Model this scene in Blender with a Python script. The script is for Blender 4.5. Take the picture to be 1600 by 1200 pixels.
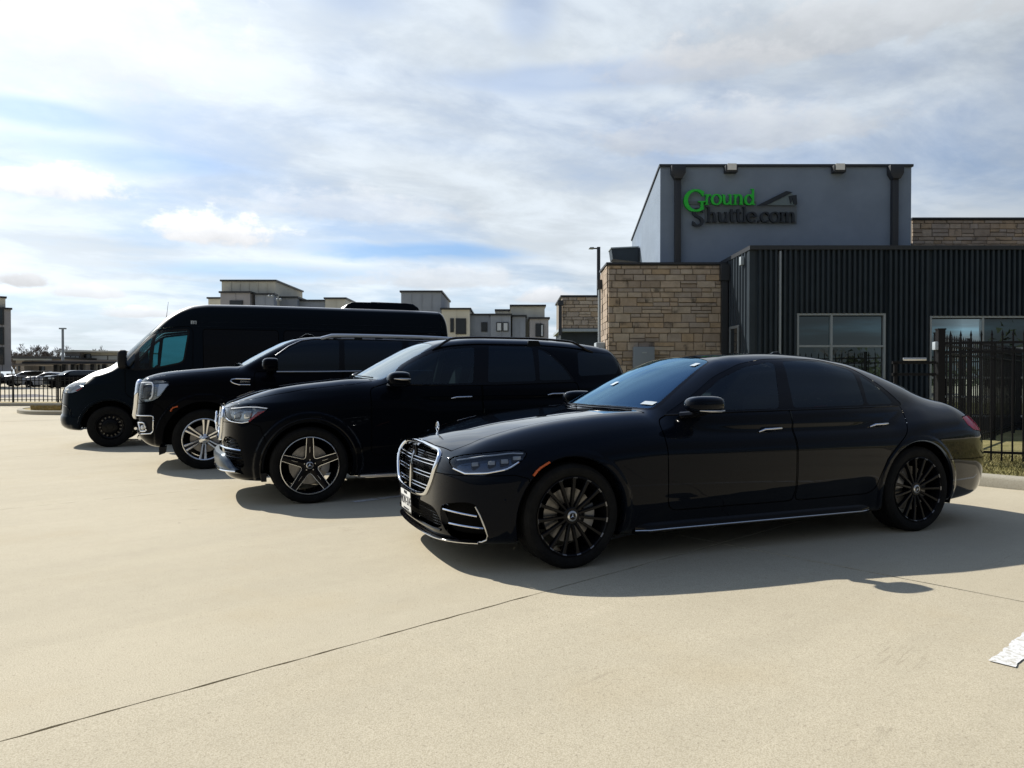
import bpy, bmesh, math, random
import numpy as np
from mathutils import Vector, Matrix
for o in list(bpy.data.objects): bpy.data.objects.remove(o)
S = bpy.context.scene
COL = S.collection
rad = math.radians
# ================================================================ camera
CAM_H = 1.307; FPX = 1150.0; PITCH = .0113
cd = bpy.data.cameras.new('camera'); cam = bpy.data.objects.new('camera', cd); COL.objects.link(cam)
cd.sensor_fit = 'HORIZONTAL'; cd.sensor_width = 36; cd.lens = 36*FPX/1600
cd.clip_start = .05; cd.clip_end = 3000
cam.location = (0, 0, CAM_H); cam.rotation_euler = (math.pi/2-PITCH, 0, 0)
S.camera = cam
# ================================================================ light
SUNV = Vector((-.938, .675, 1.0)).normalized()          # towards the sun
sd = bpy.data.lights.new('sun', 'SUN'); sd.energy = 5.0; sd.angle = rad(.53); sd.color = (1, .955, .87)
sun = bpy.data.objects.new('sun', sd); COL.objects.link(sun)
sun.rotation_euler = SUNV.to_track_quat('Z', 'Y').to_euler()
S.view_settings.view_transform = 'Standard'; S.view_settings.look = 'None'
S.view_settings.exposure = .42; S.view_settings.gamma = 1; S.view_settings.use_curve_mapping = False
S.cycles.max_bounces = 8; S.cycles.transparent_max_bounces = 16; S.cycles.glossy_bounces = 4
S.cycles.caustics_reflective = False; S.cycles.caustics_refractive = False
S.cycles.sample_clamp_indirect = 6

class NT:
    """tiny helper for building node trees"""
    def __init__(s, tree): s.t = tree; s.t.nodes.clear()
    def n(s, kind, **kw):
        nd = s.t.nodes.new(kind)
        ins = kw.pop('ins', {})
        for k, v in kw.items(): setattr(nd, k, v)
        for k, v in ins.items():
            if isinstance(v, bpy.types.NodeSocket): s.t.links.new(v, nd.inputs[k])
            else: nd.inputs[k].default_value = v
        return nd
    def m(s, op, a, b=None, c=None, clamp=False):
        nd = s.t.nodes.new('ShaderNodeMath'); nd.operation = op; nd.use_clamp = clamp
        for i, v in enumerate((a, b, c)):
            if v is None: continue
            if isinstance(v, bpy.types.NodeSocket): s.t.links.new(v, nd.inputs[i])
            else: nd.inputs[i].default_value = v
        return nd.outputs[0]
    def mix(s, f, a, b, blend='MIX'):
        nd = s.t.nodes.new('ShaderNodeMix'); nd.data_type = 'RGBA'; nd.blend_type = blend
        for i, v in ((0, f), (6, a), (7, b)):
            if isinstance(v, bpy.types.NodeSocket): s.t.links.new(v, nd.inputs[i])
            else: nd.inputs[i].default_value = (*v, 1) if isinstance(v, tuple) and len(v) == 3 else v
        return nd.outputs[2]
    def ss(s, a, b, v):
        nd = s.t.nodes.new('ShaderNodeMapRange'); nd.interpolation_type = 'SMOOTHSTEP'
        s.t.links.new(v, nd.inputs[0]); nd.inputs[1].default_value = a; nd.inputs[2].default_value = b
        return nd.outputs[0]
    def noise(s, vec, scale, detail=4, rough=.5, dist=0):
        nd = s.n('ShaderNodeTexNoise', ins={'Scale': scale, 'Detail': detail, 'Roughness': rough, 'Distortion': dist})
        if vec is not None: s.t.links.new(vec, nd.inputs['Vector'])
        return nd.outputs[0]
    def link(s, a, b): s.t.links.new(a, b)

# ================================================================ sky
def px_dir(px, py):
    a = (px-800)/FPX; b = (600-py)/FPX
    v = Vector((a, math.cos(PITCH)+b*math.sin(PITCH), -math.sin(PITCH)+b*math.cos(PITCH))).normalized()
    return math.atan2(v.x, v.y), math.asin(v.z)
W = bpy.data.worlds.new('World'); S.world = W; W.use_nodes = True
w = NT(W.node_tree)
geo = w.n('ShaderNodeTexCoord').outputs['Generated']
sep = w.n('ShaderNodeSeparateXYZ', ins={0: geo})
dx, dy, dz = sep.outputs
sky = w.n('ShaderNodeTexSky', sky_type='NISHITA', sun_disc=False, sun_elevation=math.asin(SUNV.z),
          sun_rotation=math.atan2(SUNV.x, SUNV.y), air_density=1.0, dust_density=1.2, ozone_density=1.6)
zz = w.m('MAXIMUM', dz, 0)
den = w.m('ADD', zz, .16)
pu = w.m('DIVIDE', dx, den); pv = w.m('DIVIDE', dy, den)
# high veil, stretched along its own streak direction
su = w.m('ADD', w.m('MULTIPLY', pu, .80), w.m('MULTIPLY', pv, .30))
sv = w.m('SUBTRACT', w.m('MULTIPLY', pv, 1.05), w.m('MULTIPLY', pu, .42))
pc = w.n('ShaderNodeCombineXYZ', ins={0: su, 1: sv, 2: 3.7}).outputs[0]
n1 = w.noise(pc, .85, 9, .56, .35)
n2 = w.noise(pc, 2.6, 8, .60, .25)
n3 = w.noise(w.n('ShaderNodeVectorMath', operation='ADD', ins={0: pc, 1: (7.3, 2.1, 0)}).outputs[0], .55, 5, .5, .2)
veil = w.ss(.30, .56, w.m('ADD', w.m('MULTIPLY', n1, .74), w.m('MULTIPLY', n2, .26)))
veil = w.m('ADD', .46, w.m('MULTIPLY', veil, .52))
veil = w.m('MULTIPLY', veil, w.m('SUBTRACT', 1.0, w.m('MULTIPLY', w.ss(.40, .85, dz), .85)))     # high cloud thins out overhead
veil = w.m('MAXIMUM', veil, w.m('MULTIPLY', w.ss(.16, .0, zz), .42))
sd_ = w.n('ShaderNodeVectorMath', operation='DOT_PRODUCT', ins={0: geo, 1: tuple(SUNV)}).outputs['Value']
glow = w.m('POWER', w.m('MAXIMUM', sd_, 0), 4)
fwd = w.ss(-.35, .45, sd_)                                         # thin cloud scatters forward: dull opposite the sun, bright towards it
vb = w.m('ADD', w.m('ADD', w.m('ADD', 1.15, w.m('MULTIPLY', fwd, 3.35)), w.m('MULTIPLY', glow, 3.3)), w.m('MULTIPLY', w.m('MULTIPLY', w.m('ADD', w.m('MULTIPLY', w.ss(.35, .65, n3), .55), w.m('MULTIPLY', w.ss(.36, .64, n2), .50)), fwd), 2.4))
vcol = w.n('ShaderNodeCombineXYZ', ins={0: w.m('MULTIPLY', vb, .95), 1: w.m('MULTIPLY', vb, 1.04), 2: w.m('MULTIPLY', vb, 1.12)}).outputs[0]
skyc = w.mix(1.0, sky.outputs[0], (.50, .72, .98), 'MULTIPLY')
az = w.m('ARCTAN2', dx, dy); el = w.m('ARCSINE', dz)
for (px, py, rx, ry, k) in [(660, 392, 230, 20, .75), (400, 425, 260, 16, .5), (825, 5, 60, 90, .30), (545, 0, 110, 40, .25), (70, 175, 170, 22, .5), (900, 120, 260, 26, .35), (240, 250, 200, 22, .35)]:
    a0, e0 = px_dir(px, py); rx /= FPX; ry /= FPX                     # gaps in the veil where blue shows
    a = w.m('DIVIDE', w.m('SUBTRACT', az, a0), rx); b = w.m('DIVIDE', w.m('SUBTRACT', el, e0), ry)
    r = w.m('SQRT', w.m('ADD', w.m('MULTIPLY', a, a), w.m('MULTIPLY', b, b)))
    g_ = w.ss(.15, 1.0, w.m('ADD', w.m('SUBTRACT', 1.0, r), w.m('MULTIPLY', w.m('SUBTRACT', n2, .40), 2.2)))
    veil = w.m('MULTIPLY', veil, w.m('SUBTRACT', 1.0, w.m('MULTIPLY', g_, k)))
col = w.mix(veil, skyc, vcol)
ec = w.n('ShaderNodeCombineXYZ', ins={0: w.m('MULTIPLY', az, 1.0), 1: w.m('MULTIPLY', el, 1.6), 2: 1.3}).outputs[0]
cn = w.noise(ec, 17, 7, .62, .2)
cn2 = w.noise(ec, 46, 5, .6, .1)
cb = w.m('ADD', w.m('MULTIPLY', w.m('SUBTRACT', cn, .5), 2.3), w.m('MULTIPLY', w.m('SUBTRACT', cn2, .5), .7))
for (px, py, rx, ry, dens, bright) in [(335, 370, 160, 48, 1.0, 1.10), (70, 292, 150, 46, .95, 1.12), (30, 440, 62, 26, .95, .88), (135, 458, 70, 20, .75, 1.0),
        (225, 492, 75, 18, .7, 1.0), (690, 440, 190, 40, .5, .96), (860, 466, 90, 26, .8, 1.0), (560, 330, 260, 60, .35, 1.0), (1330, 50, 420, 80, .50, .80), (1080, 110, 260, 60, .35, .86), (60, 60, 420, 190, .45, 1.0), (1150, 215, 330, 70, .40, .80)]:
    a0, e0 = px_dir(px, py); rx /= FPX; ry /= FPX
    a = w.m('DIVIDE', w.m('SUBTRACT', az, a0), rx)
    b = w.m('DIVIDE', w.m('SUBTRACT', el, e0), ry)
    b2 = w.m('MAXIMUM', b, w.m('MULTIPLY', b, -2.3))               # flat base
    r = w.m('SQRT', w.m('ADD', w.m('MULTIPLY', a, a), w.m('MULTIPLY', b2, b2)))
    body = w.m('ADD', w.m('SUBTRACT', 1.0, r), w.m('MULTIPLY', cb, .62))
    msk = w.m('MULTIPLY', w.ss(.25, .62, body), dens)
    lum = w.m('MULTIPLY', w.m('ADD', w.m('ADD', 5.6, w.m('MULTIPLY', b, 2.6)), w.m('ADD', w.m('MULTIPLY', cb, 1.3), w.m('MULTIPLY', glow, 3.0))), bright)
    lum = w.m('MAXIMUM', lum, 2.5)
    cc = w.n('ShaderNodeCombineXYZ', ins={0: w.m('MULTIPLY', lum, .985), 1: lum, 2: w.m('MULTIPLY', lum, 1.03)}).outputs[0]
    col = w.mix(msk, col, cc)
bg = w.n('ShaderNodeBackground', ins={'Color': col, 'Strength': .10})
wo = w.n('ShaderNodeOutputWorld', ins={'Surface': bg.outputs[0]})
# ---------------------------------------------------------------- numeric surface kit
import numpy as np
F4 = np.float32
def tab(*pts):
    """smooth monotone cubic through (x, value) points, as a fast lookup"""
    p = np.array(sorted(pts), float); x = p[:, 0]; y = p[:, 1]
    h = np.diff(x); d = np.diff(y)/h; n = len(x); m = np.zeros(n)
    if n == 2: m[:] = d[0]
    else:
        for i in range(1, n-1):
            if d[i-1]*d[i] > 0:
                w1 = 2*h[i]+h[i-1]; w2 = h[i]+2*h[i-1]
                m[i] = (w1+w2)/(w1/d[i-1]+w2/d[i])
        m[0] = d[0]; m[-1] = d[-1]
    X = np.linspace(x[0], x[-1], 900); k = np.clip(np.searchsorted(x, X)-1, 0, n-2)
    t = (X-x[k])/h[k]
    Y = ((2*t**3-3*t**2+1)*y[k]+(t**3-2*t**2+t)*h[k]*m[k]+(-2*t**3+3*t**2)*y[k+1]+(t**3-t**2)*h[k]*m[k+1])
    G = np.gradient(Y, X)
    def f(v): return np.interp(v, X, Y)
    f.grad = lambda v: np.interp(v, X, G)
    return f
def smax(a, b, k):
    h = np.maximum(k-np.abs(a-b), 0)/k
    return np.maximum(a, b)+h*h*k*.25
def smin(a, b, k): return -smax(-a, -b, k)
def sstep(a, b, x):
    t = np.clip((x-a)/(b-a), 0, 1); return t*t*(3-2*t)
def car_field(P):
    """closed surface of a car body, f < 0 inside; x back from the front axle, y half, z up"""
    def f(x, y, z):
        y = np.abs(y)
        top = (z-P['top'](x)+P['crown'](x)*y*y+P.get('ek', 0)*np.maximum(y-P.get('ey', .6), 0)**2)/np.sqrt(1+P['top'].grad(x)**2)
        hw = P['W'](x)-P['sec'](z)
        if 'hw' in P: hw = hw+P['hw'](x, z)
        for (ax, az, R, b, w) in P.get('flare', ()):
            r = np.sqrt((x-ax)**2+(z-az)**2)
            hw = hw+b*(1-sstep(R+w, R+w+max(.026, w*.3), r))*sstep(az-.40, az-.12, z)
        side = y-hw
        fr = (P['xf'](z)+P['cf']*y**P['pf']-x)/np.sqrt(1+P['xf'].grad(z)**2)
        rr = x-P['xr'](z)+P['cr']*y**P['pr']
        bot = P['zb'](x)-z
        a = smax(side, fr, P['kf']); a = smax(a, rr, P['kr'])
        a = smax(a, top, P['kt'] if not callable(P['kt']) else P['kt'](x))
        a = smax(a, bot, .06)
        if 'gz' in P:
            xs = x-y*y*P['gs'](x)
            g = P['gz'](xs)-P['gc']*y*y
            gt = (z-g)/np.sqrt(1+P['gz'].grad(xs)**2)
            gw = P['gw'](x)-P['gi'](z)
            gh = smax(gt, y-gw, P['kg'])
            gh = smax(gh, P['gb']-z, .05)
            if 'gr' in P: gh = smax(gh, x-P['gr'](z)+P['cr']*y**P['pr'], P.get('kgr', .15))
            kj = P.get('kj', .04); a = smin(a, gh, kj(x) if callable(kj) else kj)
        return a
    return f
def grad(f, V, e=1.5e-3):
    x, y, z = V.T
    g = np.stack([f(x+e, y, z)-f(x-e, y, z), f(x, y+e, z)-f(x, y-e, z), f(x, y, z+e)-f(x, y, z-e)], 1)/(2*e)
    return g
def surface_net(f, lo, hi, h):
    n = [int(np.ceil((b-a)/h))+1 for a, b in zip(lo, hi)]
    ax = [a+h*np.arange(k) for a, k in zip(lo, n)]
    Fv = f(ax[0][:, None, None], ax[1][None, :, None], ax[2][None, None, :]).astype(F4)
    Fv = np.broadcast_to(Fv, n); S = Fv < 0
    c = [S[i:n[0]-1+i, j:n[1]-1+j, k:n[2]-1+k] for i in (0, 1) for j in (0, 1) for k in (0, 1)]
    cnt = sum(q.astype(np.int8) for q in c)
    act = np.argwhere((cnt > 0) & (cnt < 8))
    idx = np.full([q-1 for q in n], -1, np.int32); idx[tuple(act.T)] = np.arange(len(act))
    acc = np.zeros((len(act), 3)); num = np.zeros(len(act))
    offs = [np.array(o) for o in np.ndindex(2, 2, 2)]
    for a in offs:
        for d in range(3):
            if a[d]: continue
            b = a.copy(); b[d] = 1
            fa = Fv[tuple((act+a).T)]; fb = Fv[tuple((act+b).T)]
            s = (fa < 0) != (fb < 0)
            t = np.where(s, fa/np.where(s, fa-fb, 1), 0)
            p = act+a+t[:, None]*(b-a)
            acc[s] += p[s]; num[s] += 1
    V = np.array(lo)+h*acc/num[:, None]
    Q = []
    for d in range(3):
        u, v = (d+1) % 3, (d+2) % 3
        s0 = [slice(None)]*3; s1 = [slice(None)]*3; s0[d] = slice(0, -1); s1[d] = slice(1, None)
        A = S[tuple(s0)]; B = S[tuple(s1)]
        e = np.argwhere(A != B); e = e[(e[:, u] > 0) & (e[:, v] > 0) & (e[:, u] < n[u]-1) & (e[:, v] < n[v]-1)]
        ins = A[tuple(e.T)]
        du = np.zeros(3, int); dv = np.zeros(3, int); du[u] = 1; dv[v] = 1
        q = np.stack([idx[tuple((e-du-dv).T)], idx[tuple((e-dv).T)], idx[tuple(e.T)], idx[tuple((e-du).T)]], 1)
        q[~ins] = q[~ins][:, ::-1]; Q.append(q)
    Q = np.concatenate(Q)
    for _ in range(4):
        g = grad(f, V); val = f(*V.T)
        st = (val/np.maximum((g*g).sum(1), .05))[:, None]*g
        ln = np.linalg.norm(st, axis=1, keepdims=True)
        V = V-st*np.minimum(1, h/np.maximum(ln, 1e-9))
    g = grad(f, V, 4e-3); N = g/np.maximum(np.linalg.norm(g, axis=1, keepdims=True), 1e-9)
    # split quads along the shorter diagonal
    d1 = np.linalg.norm(V[Q[:, 0]]-V[Q[:, 2]], axis=1) <= np.linalg.norm(V[Q[:, 1]]-V[Q[:, 3]], axis=1)
    T = np.concatenate([Q[d1][:, [0, 1, 2]], Q[d1][:, [0, 2, 3]], Q[~d1][:, [0, 1, 3]], Q[~d1][:, [1, 2, 3]]])
    return V, N, T
def compact(M):
    V, N, T = M
    u, inv = np.unique(T, return_inverse=True)
    return V[u], N[u], inv.reshape(-1, 3)
def split(M, d):
    """cut a triangle mesh along d = 0; returns (d<0 piece, d>0 piece)"""
    V, N, T = M
    d = np.where(np.abs(d) < 2e-5, 2e-5, d)
    pos = d > 0; c = pos[T].sum(1)
    Tin = [T[c == 0]]; Tout = [T[c == 3]]
    X = T[(c == 1) | (c == 2)]
    if len(X):
        k = c[(c == 1) | (c == 2)]
        odd = np.where((k == 1)[:, None], pos[X], ~pos[X]); j = odd.argmax(1)
        r = np.arange(len(X)); a = X[r, j]; b = X[r, (j+1) % 3]; e = X[r, (j+2) % 3]
        E = np.concatenate([np.stack([a, b], 1), np.stack([a, e], 1)]); E.sort(1)
        U, inv = np.unique(E, axis=0, return_inverse=True); inv = inv.ravel()
        t = (d[U[:, 0]]/(d[U[:, 0]]-d[U[:, 1]]))[:, None]
        nv = V[U[:, 0]]*(1-t)+V[U[:, 1]]*t; nn = N[U[:, 0]]*(1-t)+N[U[:, 1]]*t
        nn /= np.maximum(np.linalg.norm(nn, axis=1, keepdims=True), 1e-9)
        m = len(V); V = np.concatenate([V, nv]); N = np.concatenate([N, nn])
        p = m+inv[:len(X)]; q = m+inv[len(X):]
        one = np.stack([a, p, q], 1); two = np.concatenate([np.stack([p, b, e], 1), np.stack([p, e, q], 1)])
        k1 = k == 1; k2 = np.concatenate([k1, k1])
        Tout += [one[k1], two[~k2]]; Tin += [one[~k1], two[k2]]
    return compact((V, N, np.concatenate(Tin))), compact((V, N, np.concatenate(Tout)))
def sdpoly(px, pz, poly):
    """signed distance to a closed polygon, negative inside"""
    P = np.asarray(poly, float); D = np.full(px.shape, 1e9); s = np.zeros(px.shape, bool)
    for i in range(len(P)):
        a = P[i-1]; b = P[i]; e = b-a; wx = px-a[0]; wz = pz-a[1]
        t = np.clip((wx*e[0]+wz*e[1])/(e@e+1e-12), 0, 1)
        D = np.minimum(D, (wx-e[0]*t)**2+(wz-e[1]*t)**2)
        cr = ((a[1] > pz) != (b[1] > pz))
        with np.errstate(divide='ignore', invalid='ignore'):
            s ^= cr & (px < (b[0]-a[0])*(pz-a[1])/(b[1]-a[1])+a[0])
    return np.where(s, -1, 1)*np.sqrt(D)
def smooth_poly(pts, n=2, closed=True):
    """Chaikin corner cutting"""
    p = np.asarray(pts, float)
    for _ in range(n):
        if closed: a, b = p, np.roll(p, -1, 0)
        else: a, b = p[:-1], p[1:]
        q = np.stack([a*.75+b*.25, a*.25+b*.75], 1).reshape(-1, p.shape[1])
        p = q if closed else np.concatenate([p[:1], q, p[-1:]])
    return p
def rpoly(pts, r):
    """polygon with filleted corners"""
    p = np.asarray(pts, float); out = []; n = len(p)
    for i in range(n):
        a, b, c = p[i-1], p[i], p[(i+1) % n]; la, lc = np.linalg.norm(a-b), np.linalg.norm(c-b)
        u = b+(a-b)/la*min(r, la*.45); v = b+(c-b)/lc*min(r, lc*.45)
        for t in np.linspace(0, 1, 5): out.append(u*(1-t)**2+b*2*t*(1-t)+v*t*t)
    return np.array(out)
def resample(p, h, closed=False):
    p = np.asarray(p, float)
    if closed: p = np.concatenate([p, p[:1]])
    s = np.concatenate([[0], np.cumsum(np.linalg.norm(np.diff(p, axis=0), axis=1))])
    n = max(2, int(s[-1]/h)+1); t = np.linspace(0, s[-1], n+1 if closed else n)
    r = np.stack([np.interp(t, s, p[:, i]) for i in range(p.shape[1])], 1)
    return r[:-1] if closed else r
def solve(g, lo, hi, n=120):
    """first crossing of g(t) going from lo (outside) to hi, vectorised over the points g is built on"""
    ts = np.linspace(lo, hi, n); prev = ts[0]; out = None
    val = np.stack([g(t) for t in ts]); ins = val < 0
    k = np.where(ins.any(0), ins.argmax(0), n-1); k = np.maximum(k, 1)
    a = ts[k-1]; b = ts[k]
    for _ in range(24):
        m = (a+b)/2; v = g(m); a = np.where(v > 0, m, a); b = np.where(v > 0, b, m)
    return (a+b)/2
def side_y(f, x, z): x = np.asarray(x, float); z = np.asarray(z, float); return solve(lambda t: f(x, t+0*x, z), 1.25, 0)
def front_x(f, y, z, lo=-1.3, hi=1.0): y = np.asarray(y, float); z = np.asarray(z, float); return solve(lambda t: f(t+0*y, y, z), lo, hi)
def rear_x(f, y, z, lo=7.5, hi=2.0): return front_x(f, y, z, lo, hi)
def top_z(f, x, y, lo=3.2, hi=.3): x = np.asarray(x, float); y = np.asarray(y, float); return solve(lambda t: f(x, y, t+0*x), lo, hi, 240)

# ---------------------------------------------------------------- the four bodies
SEDAN = dict(
    top=tab((-1.0,.77),(-.9,.80),(-.8,.835),(-.685,.866),(-.5,.912),(-.2,.975),(.1,1.018),(.4,1.047),(.7,1.062),(1.2,1.05),(2.9,1.06),(3.4,1.105),(3.75,1.10),(4.05,1.025),(4.3,.905),(4.6,.72)),
    crown=tab((-1,.20),(-.75,.17),(-.5,.075),(-.1,.045),(.7,.035),(1.2,.03),(3.2,.04),(3.7,.05),(4.0,.06),(4.4,.08)), ek=2.0, ey=.64,
    W=tab((-1.1,.90),(-.6,.925),(-.2,.945),(.2,.955),(.8,.952),(2.4,.953),(3.0,.958),(3.3,.958),(3.7,.935),(4.0,.895),(4.3,.83),(4.6,.74)),
    sec=tab((0,.12),(.2,.06),(.3,.03),(.45,.008),(.58,0),(.74,0),(.84,.008),(.92,.022),(1.0,.045),(1.1,.09),(1.6,.3)),
    hw=lambda x, z: -.016*sstep(0, .10, (.40+.055*(x-.7))-z)*sstep(.45,.8,x)*(1-sstep(2.55,2.8,x)) + .004*np.exp(-((z-(.880+.012*x))/.035)**2)*sstep(.3,1.2,x)*(1-sstep(3.6,4.2,x)),
    flare=[(0,.356,.415,.006,.022),(3.216,.356,.415,.008,.022)],
    xf=tab((0,-.78),(.15,-.84),(.25,-.875),(.45,-.895),(.62,-.89),(.75,-.868),(.84,-.83),(.95,-.72),(1.2,-.4)), cf=.135, pf=2.2, kf=.42,
    xr=tab((0,4.15),(.2,4.27),(.35,4.37),(.55,4.405),(.8,4.36),(.95,4.28),(1.1,4.18),(1.4,4.1)), cr=.20, pr=2.4, kr=.30,
    zb=tab((-1,.19),(-.6,.18),(0,.19),(3,.19),(3.6,.22),(4.5,.30)), kt=.10,
    gz=tab((0,.80),(.25,.935),(.456,1.045),(.7,1.166),(1.0,1.302),(1.25,1.402),(1.45,1.462),(1.65,1.492),(2.05,1.508),(2.4,1.495),(2.8,1.447),(3.1,1.372),(3.4,1.275),(3.7,1.155),(4.0,1.02),(4.4,.8)),
    gs=tab((0,.45),(1.2,.40),(1.8,.1),(2.4,-.02),(3.2,-.12),(4.0,-.16)), gc=.085,
    gw=tab((0,.74),(.5,.79),(.75,.815),(1.1,.850),(1.6,.868),(2.4,.868),(2.9,.848),(3.3,.800),(3.7,.72),(4.1,.62)),
    gi=tab((.8,-.06),(1.0,-.012),(1.05,.012),(1.15,.07),(1.25,.135),(1.35,.20),(1.45,.27),(1.6,.40)), kg=.15, gb=.9, kj=lambda x: .035+.045*sstep(2.9, 3.6, x))
GLE = dict(
    top=tab((-1.1,.90),(-.9,.99),(-.82,1.035),(-.7,1.078),(-.5,1.14),(-.13,1.212),(.2,1.25),(.5,1.275),(.9,1.27),(1.4,1.20),(3.2,1.22),(3.6,1.22),(4.2,1.2)),
    crown=tab((-1,.08),(-.6,.04),(0,.02),(.7,.015),(4,.03)), ek=2.0, ey=.64,
    W=tab((-1.1,.90),(-.6,.93),(-.2,.95),(.2,.955),(.8,.945),(2.4,.95),(3.0,.965),(3.4,.955),(4.2,.90)),
    sec=tab((0,.10),(.25,.07),(.40,.035),(.6,.005),(.8,0),(.95,0),(1.05,.008),(1.12,.022),(1.2,.05),(1.3,.10),(1.8,.3)),
    hw=lambda x, z: -.02*sstep(0, .10, (.56+.06*(x-.7))-z)*sstep(.5,.9,x)*(1-sstep(2.2,2.5,x)) + .008*np.exp(-((z-1.045)/.03)**2)*sstep(.3,1.0,x),
    flare=[(0,.391,.455,.020,.075),(2.995,.391,.455,.020,.075)],
    xf=tab((0,-.72),(.25,-.80),(.4,-.835),(.6,-.855),(.85,-.85),(.95,-.835),(1.03,-.80),(1.15,-.58)), cf=.15, pf=2.3, kf=.34,
    xr=tab((0,3.75),(.3,3.9),(.5,4.03),(.9,4.04),(1.2,3.98),(1.5,3.9)), cr=.16, pr=2.4, kr=.3,
    zb=tab((-1,.27),(-.5,.24),(0,.25),(3,.25),(3.6,.28),(4.2,.36)), kt=.10,
    gz=tab((.1,1.02),(.4,1.19),(.57,1.28),(.8,1.405),(1.05,1.54),(1.25,1.64),(1.4,1.695),(1.6,1.735),(2.0,1.762),(2.5,1.762),(3.0,1.745),(3.5,1.70),(3.85,1.64),(4.2,1.56)),
    gs=tab((0,.32),(1.2,.28),(1.8,.08),(2.4,0),(3.2,-.02),(4.0,-.03)), gc=.07,
    gw=tab((0,.80),(.6,.845),(1.0,.875),(1.6,.885),(2.6,.885),(3.1,.87),(3.5,.835),(3.9,.78)),
    gi=tab((.9,-.08),(1.15,-.02),(1.22,.01),(1.35,.06),(1.5,.125),(1.62,.185),(1.72,.24),(1.9,.36)), kg=.13, gb=1.05,
    gr=tab((1.0,4.0),(1.2,3.97),(1.43,3.90),(1.6,3.83),(1.8,3.72)), kgr=.10, kj=.035)
YUKON = dict(
    top=tab((-1.1,1.20),(-.93,1.25),(-.87,1.28),(-.7,1.335),(-.4,1.385),(0,1.425),(.35,1.45),(.9,1.44),(1.4,1.36),(5,1.36)),
    crown=tab((-1,.04),(-.4,.025),(.4,.02),(5,.03)), ek=1.6, ey=.70,
    W=tab((-1.1,.99),(-.6,1.0),(0,1.01),(.8,1.005),(3,1.01),(4.3,.98)),
    sec=tab((0,.06),(.35,.04),(.5,.015),(.7,.0),(1.0,0),(1.15,.006),(1.26,.02),(1.35,.05),(1.45,.10),(2,.3)),
    hw=lambda x, z: -.015*sstep(0, .08, (.62)-z)*sstep(.6,.9,x)*(1-sstep(2.2,2.5,x)) + .006*np.exp(-((z-1.19)/.03)**2)*sstep(.5,1.0,x),
    flare=[(0,.419,.535,.014,.085),(3.071,.419,.535,.014,.085)],
    xf=tab((0,-.68),(.3,-.74),(.45,-.86),(.55,-.905),(.72,-.91),(.9,-.895),(1.2,-.86),(1.28,-.82),(1.4,-.65)), cf=.075, pf=2.6, kf=.20,
    xr=tab((0,4.0),(.3,4.25),(.6,4.33),(1.2,4.31),(1.5,4.25)), cr=.08, pr=3, kr=.2,
    zb=tab((-1,.36),(-.5,.32),(0,.33),(5,.35)), kt=.09,
    gz=tab((-1,.6),(-.2,1.12),(0,1.26),(.2,1.375),(.36,1.46),(.6,1.60),(.9,1.755),(1.1,1.845),(1.25,1.885),(1.5,1.91),(2.0,1.93),(3.0,1.93),(3.8,1.91),(4.3,1.88)),
    gs=tab((0,.22),(1.2,.18),(1.8,.05),(4,0)), gc=.05,
    gw=tab((0,.88),(.5,.905),(1.0,.93),(2,.94),(3.5,.93),(4.3,.89)),
    gi=tab((1.2,-.05),(1.36,.012),(1.5,.05),(1.7,.115),(1.85,.18),(2.0,.25),(2.2,.35)), kg=.12, gb=1.2,
    gr=tab((1.0,4.3),(1.4,4.26),(1.95,4.08)), kgr=.10, kj=.03)
VAN = dict(
    top=tab((-1.2,.97),(-.95,1.08),(-.82,1.14),(-.64,1.23),(-.38,1.375),(0,1.50),(.25,1.60),(.6,1.60),(1,1.40),(7,1.40)),
    crown=tab((-1,.16),(-.4,.14),(.3,.10),(7,.05)),
    W=tab((-1.1,.93),(-.6,.955),(-.2,.98),(.5,.995),(6,.995),(6.8,.985)),
    sec=tab((0,.04),(.35,.02),(.6,.0),(1.0,0),(1.2,.006),(1.4,.02),(1.6,.05),(3,.2)),
    flare=[(0,.375,.49,.010,.13)],
    xf=tab((0,-.70),(.3,-.80),(.42,-.89),(.5,-.905),(.56,-.90),(.62,-.875),(.85,-.865),(1.05,-.845),(1.14,-.81),(1.3,-.56),(1.7,-.1)), cf=.17, pf=2.3, kf=.40,
    xr=tab((0,6.5),(1,6.52),(3,6.45)), cr=.03, pr=4, kr=.12,
    zb=tab((-1,.33),(-.5,.31),(0,.33),(7,.36)), kt=.12,
    gz=tab((-1.0,.40),(-.3,1.24),(.0,1.56),(.2,1.76),(.4,1.965),(.7,2.26),(.95,2.48),(1.15,2.60),(1.4,2.685),(1.7,2.72),(3,2.735),(5.5,2.735),(6.3,2.72),(6.8,2.68)),
    gs=tab((-.3,.22),(.6,.16),(1.1,.06),(1.8,0),(7,0)), gc=.07,
    gw=tab((-.3,.90),(.2,.955),(.8,.985),(6,.985),(6.8,.97)),
    gi=tab((.4,-.01),(1.3,.0),(1.7,.028),(2.1,.09),(2.4,.145),(2.6,.19),(2.8,.25)), kg=.22, gb=1.25,
    gr=tab((.4,6.50),(1.5,6.50),(2.3,6.47),(2.6,6.42),(2.9,6.34)), kgr=.12, kj=.05)
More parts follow.
